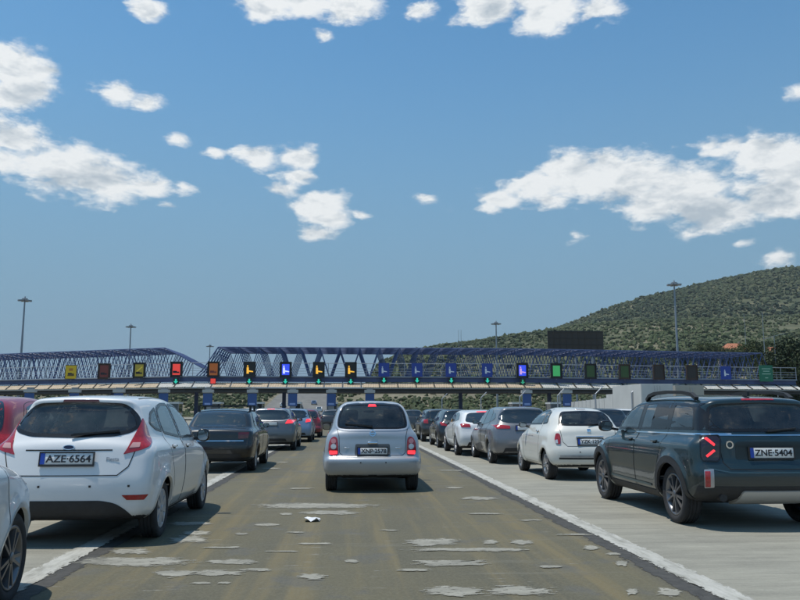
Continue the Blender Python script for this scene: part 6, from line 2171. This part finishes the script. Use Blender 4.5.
rd = queue_car('bright red hatchback at the left edge beyond the white one', gen_spec('mini', 3.9, 1.70, 1.56), (-4.95, 10.55), (.30, .012, .018), [(.56, .80), (.75, .82), (.74, 1.05), (.60, 1.06)], metal=.05)
# right queue
au = queue_car('grey hatchback with wide red tail lamps ahead of the cream city car', gen_spec('hatch', 4.25, 1.76, 1.48, plate_z=.92), spot(489, 463, -1, 1.76), (.20, .20, .21), [(.40, .90), (.74, .90), (.80, .98), (.66, 1.0), (.40, .97)], metal=.5)
sc = queue_car('white sporty coupe between the grey hatchback and the black car', gen_spec('coupe', 4.25, 1.81, 1.40, plate_z=.78), spot(455, 455, -1, 1.81), (.74, .75, .75), [(.48, .86), (.76, .86), (.78, .95), (.70, .97), (.50, .95)], metal=0, name='coupe_car')
sc.panel('high_brake_lamp', [(-.22, 1.315), (.22, 1.315), (.2, 1.335), (-.2, 1.335)], 'rear', M_REDLIT, off=.01, r=.004)
bk = queue_car('black hatchback in the right queue ahead of the white coupe', gen_spec('hatch', 3.95, 1.70, 1.42), spot(437, 447.5, -1, 1.70), (.018, .022, .028), LOW)
ds = queue_car('dark estate near the head of the right queue with a sun glint', gen_spec('suv', 4.3, 1.80, 1.46), spot(421, 441.5, -1, 1.8), (.025, .028, .03), [(.60, .80), (.80, .82), (.80, .98), (.62, .98)], name='estate_car')
# lane further right
queue_car('dark blue car seen past the cream city car', gen_spec('hatch', 4.1, 1.74, 1.44), (8.15, 24.5), (.03, .04, .055), LOW, detail=False)
queue_car('white car whose roof shows left of the green SUV mirror', gen_spec('hatch', 4.1, 1.74, 1.46), (10.6, 30), (.75, .76, .76), LOW, metal=0, detail=False)
# far ones close to the booths
for i, (px, Y, kind, col, lab) in enumerate(((245, 46, 'suv', (.72, .73, .74), 'white car seen above the black saloon roof'), (331, 62, 'hatch', (.05, .05, .055), 'distant dark car left of the silver hatchback'),
        (412, 52, 'hatch', (.05, .055, .06), 'distant dark car right of the silver hatchback'), (335, 84, 'suv', (.6, .6, .6), 'distant pale van close to the booths left of the silver hatchback'))):
    queue_car(lab, gen_spec(kind, 4.1, 1.75, 1.52 if kind == 'suv' else 1.45, h=.06), (at_depth(px, 411, Y).x, Y), col, LOW, detail=False, plate=False)
# traffic on the climbing motorway, tiny
for i, (dx, Y, col) in enumerate(((-6, 210, (.7, .7, .7)), (-2, 228, (.3, .03, .03)), (4, 205, (.1, .1, .12)), (7, 236, (.7, .7, .7)), (1, 250, (.08, .08, .09)), (-5, 262, (.6, .6, .6)), (5, 275, (.2, .25, .4)))):
    xc = -14 - (Y - 200) * .03; z = max(float(emb(np.array([xc]), np.array([float(Y)]))[0]), -.5) + .55
    x = xc + dx
    root = empty('distant_car', (x, Y, z)); tag(root, ('tiny white car on the climbing motorway, nearest of all', 'tiny red car on the climbing motorway', 'tiny black car on the right of the climbing motorway', 'tiny white car on the right of the climbing motorway', 'tiny dark car in the middle of the climbing motorway', 'tiny pale car far left on the climbing motorway', 'tiny blue car farthest up the motorway')[i], 'car', 'traffic on the motorway beyond')
    MB().prism([(-2, .25), (2, .25), (2.05, .7), (1.1, .9), (.4, 1.42), (-1.2, 1.45), (-1.95, .95)], 'x', -.85, .85).build('body', paint('far %.2f %.2f' % col[:2], col), root)
    MB().prism([(-1.99, .97), (-1.30, 1.38), (-1.31, 1.40), (-2.01, .98)], 'x', -.65, .65).build('rear_window', G_DARK, root)
    for yy in (-1.3, 1.3):
        for sg in (-1, 1): V, F = lathe([(-.1, .05), (-.1, .3), (.1, .3), (.1, .05)], 16); o = mesh_obj('wheel', V, F, M_TYRE, root, True); o.location = (sg * .80, yy, .3)

# ------------------------------------------------------------------ thin summer haze
hz_m = bpy.data.materials.new('haze'); hz_m.use_nodes = True
nt = hz_m.node_tree; nt.nodes.clear()
vo = nt.nodes.new('ShaderNodeVolumePrincipled'); vo.inputs['Color'].default_value = (.72, .80, .88, 1); vo.inputs['Density'].default_value = .00007; vo.inputs['Anisotropy'].default_value = .2
ou = nt.nodes.new('ShaderNodeOutputMaterial'); nt.links.new(vo.outputs[0], ou.inputs['Volume'])
hz_o = MB().box(-9200, 9200, -70, 12100, -5, 520).build('haze', hz_m); hz_o['kind'] = 'stuff'
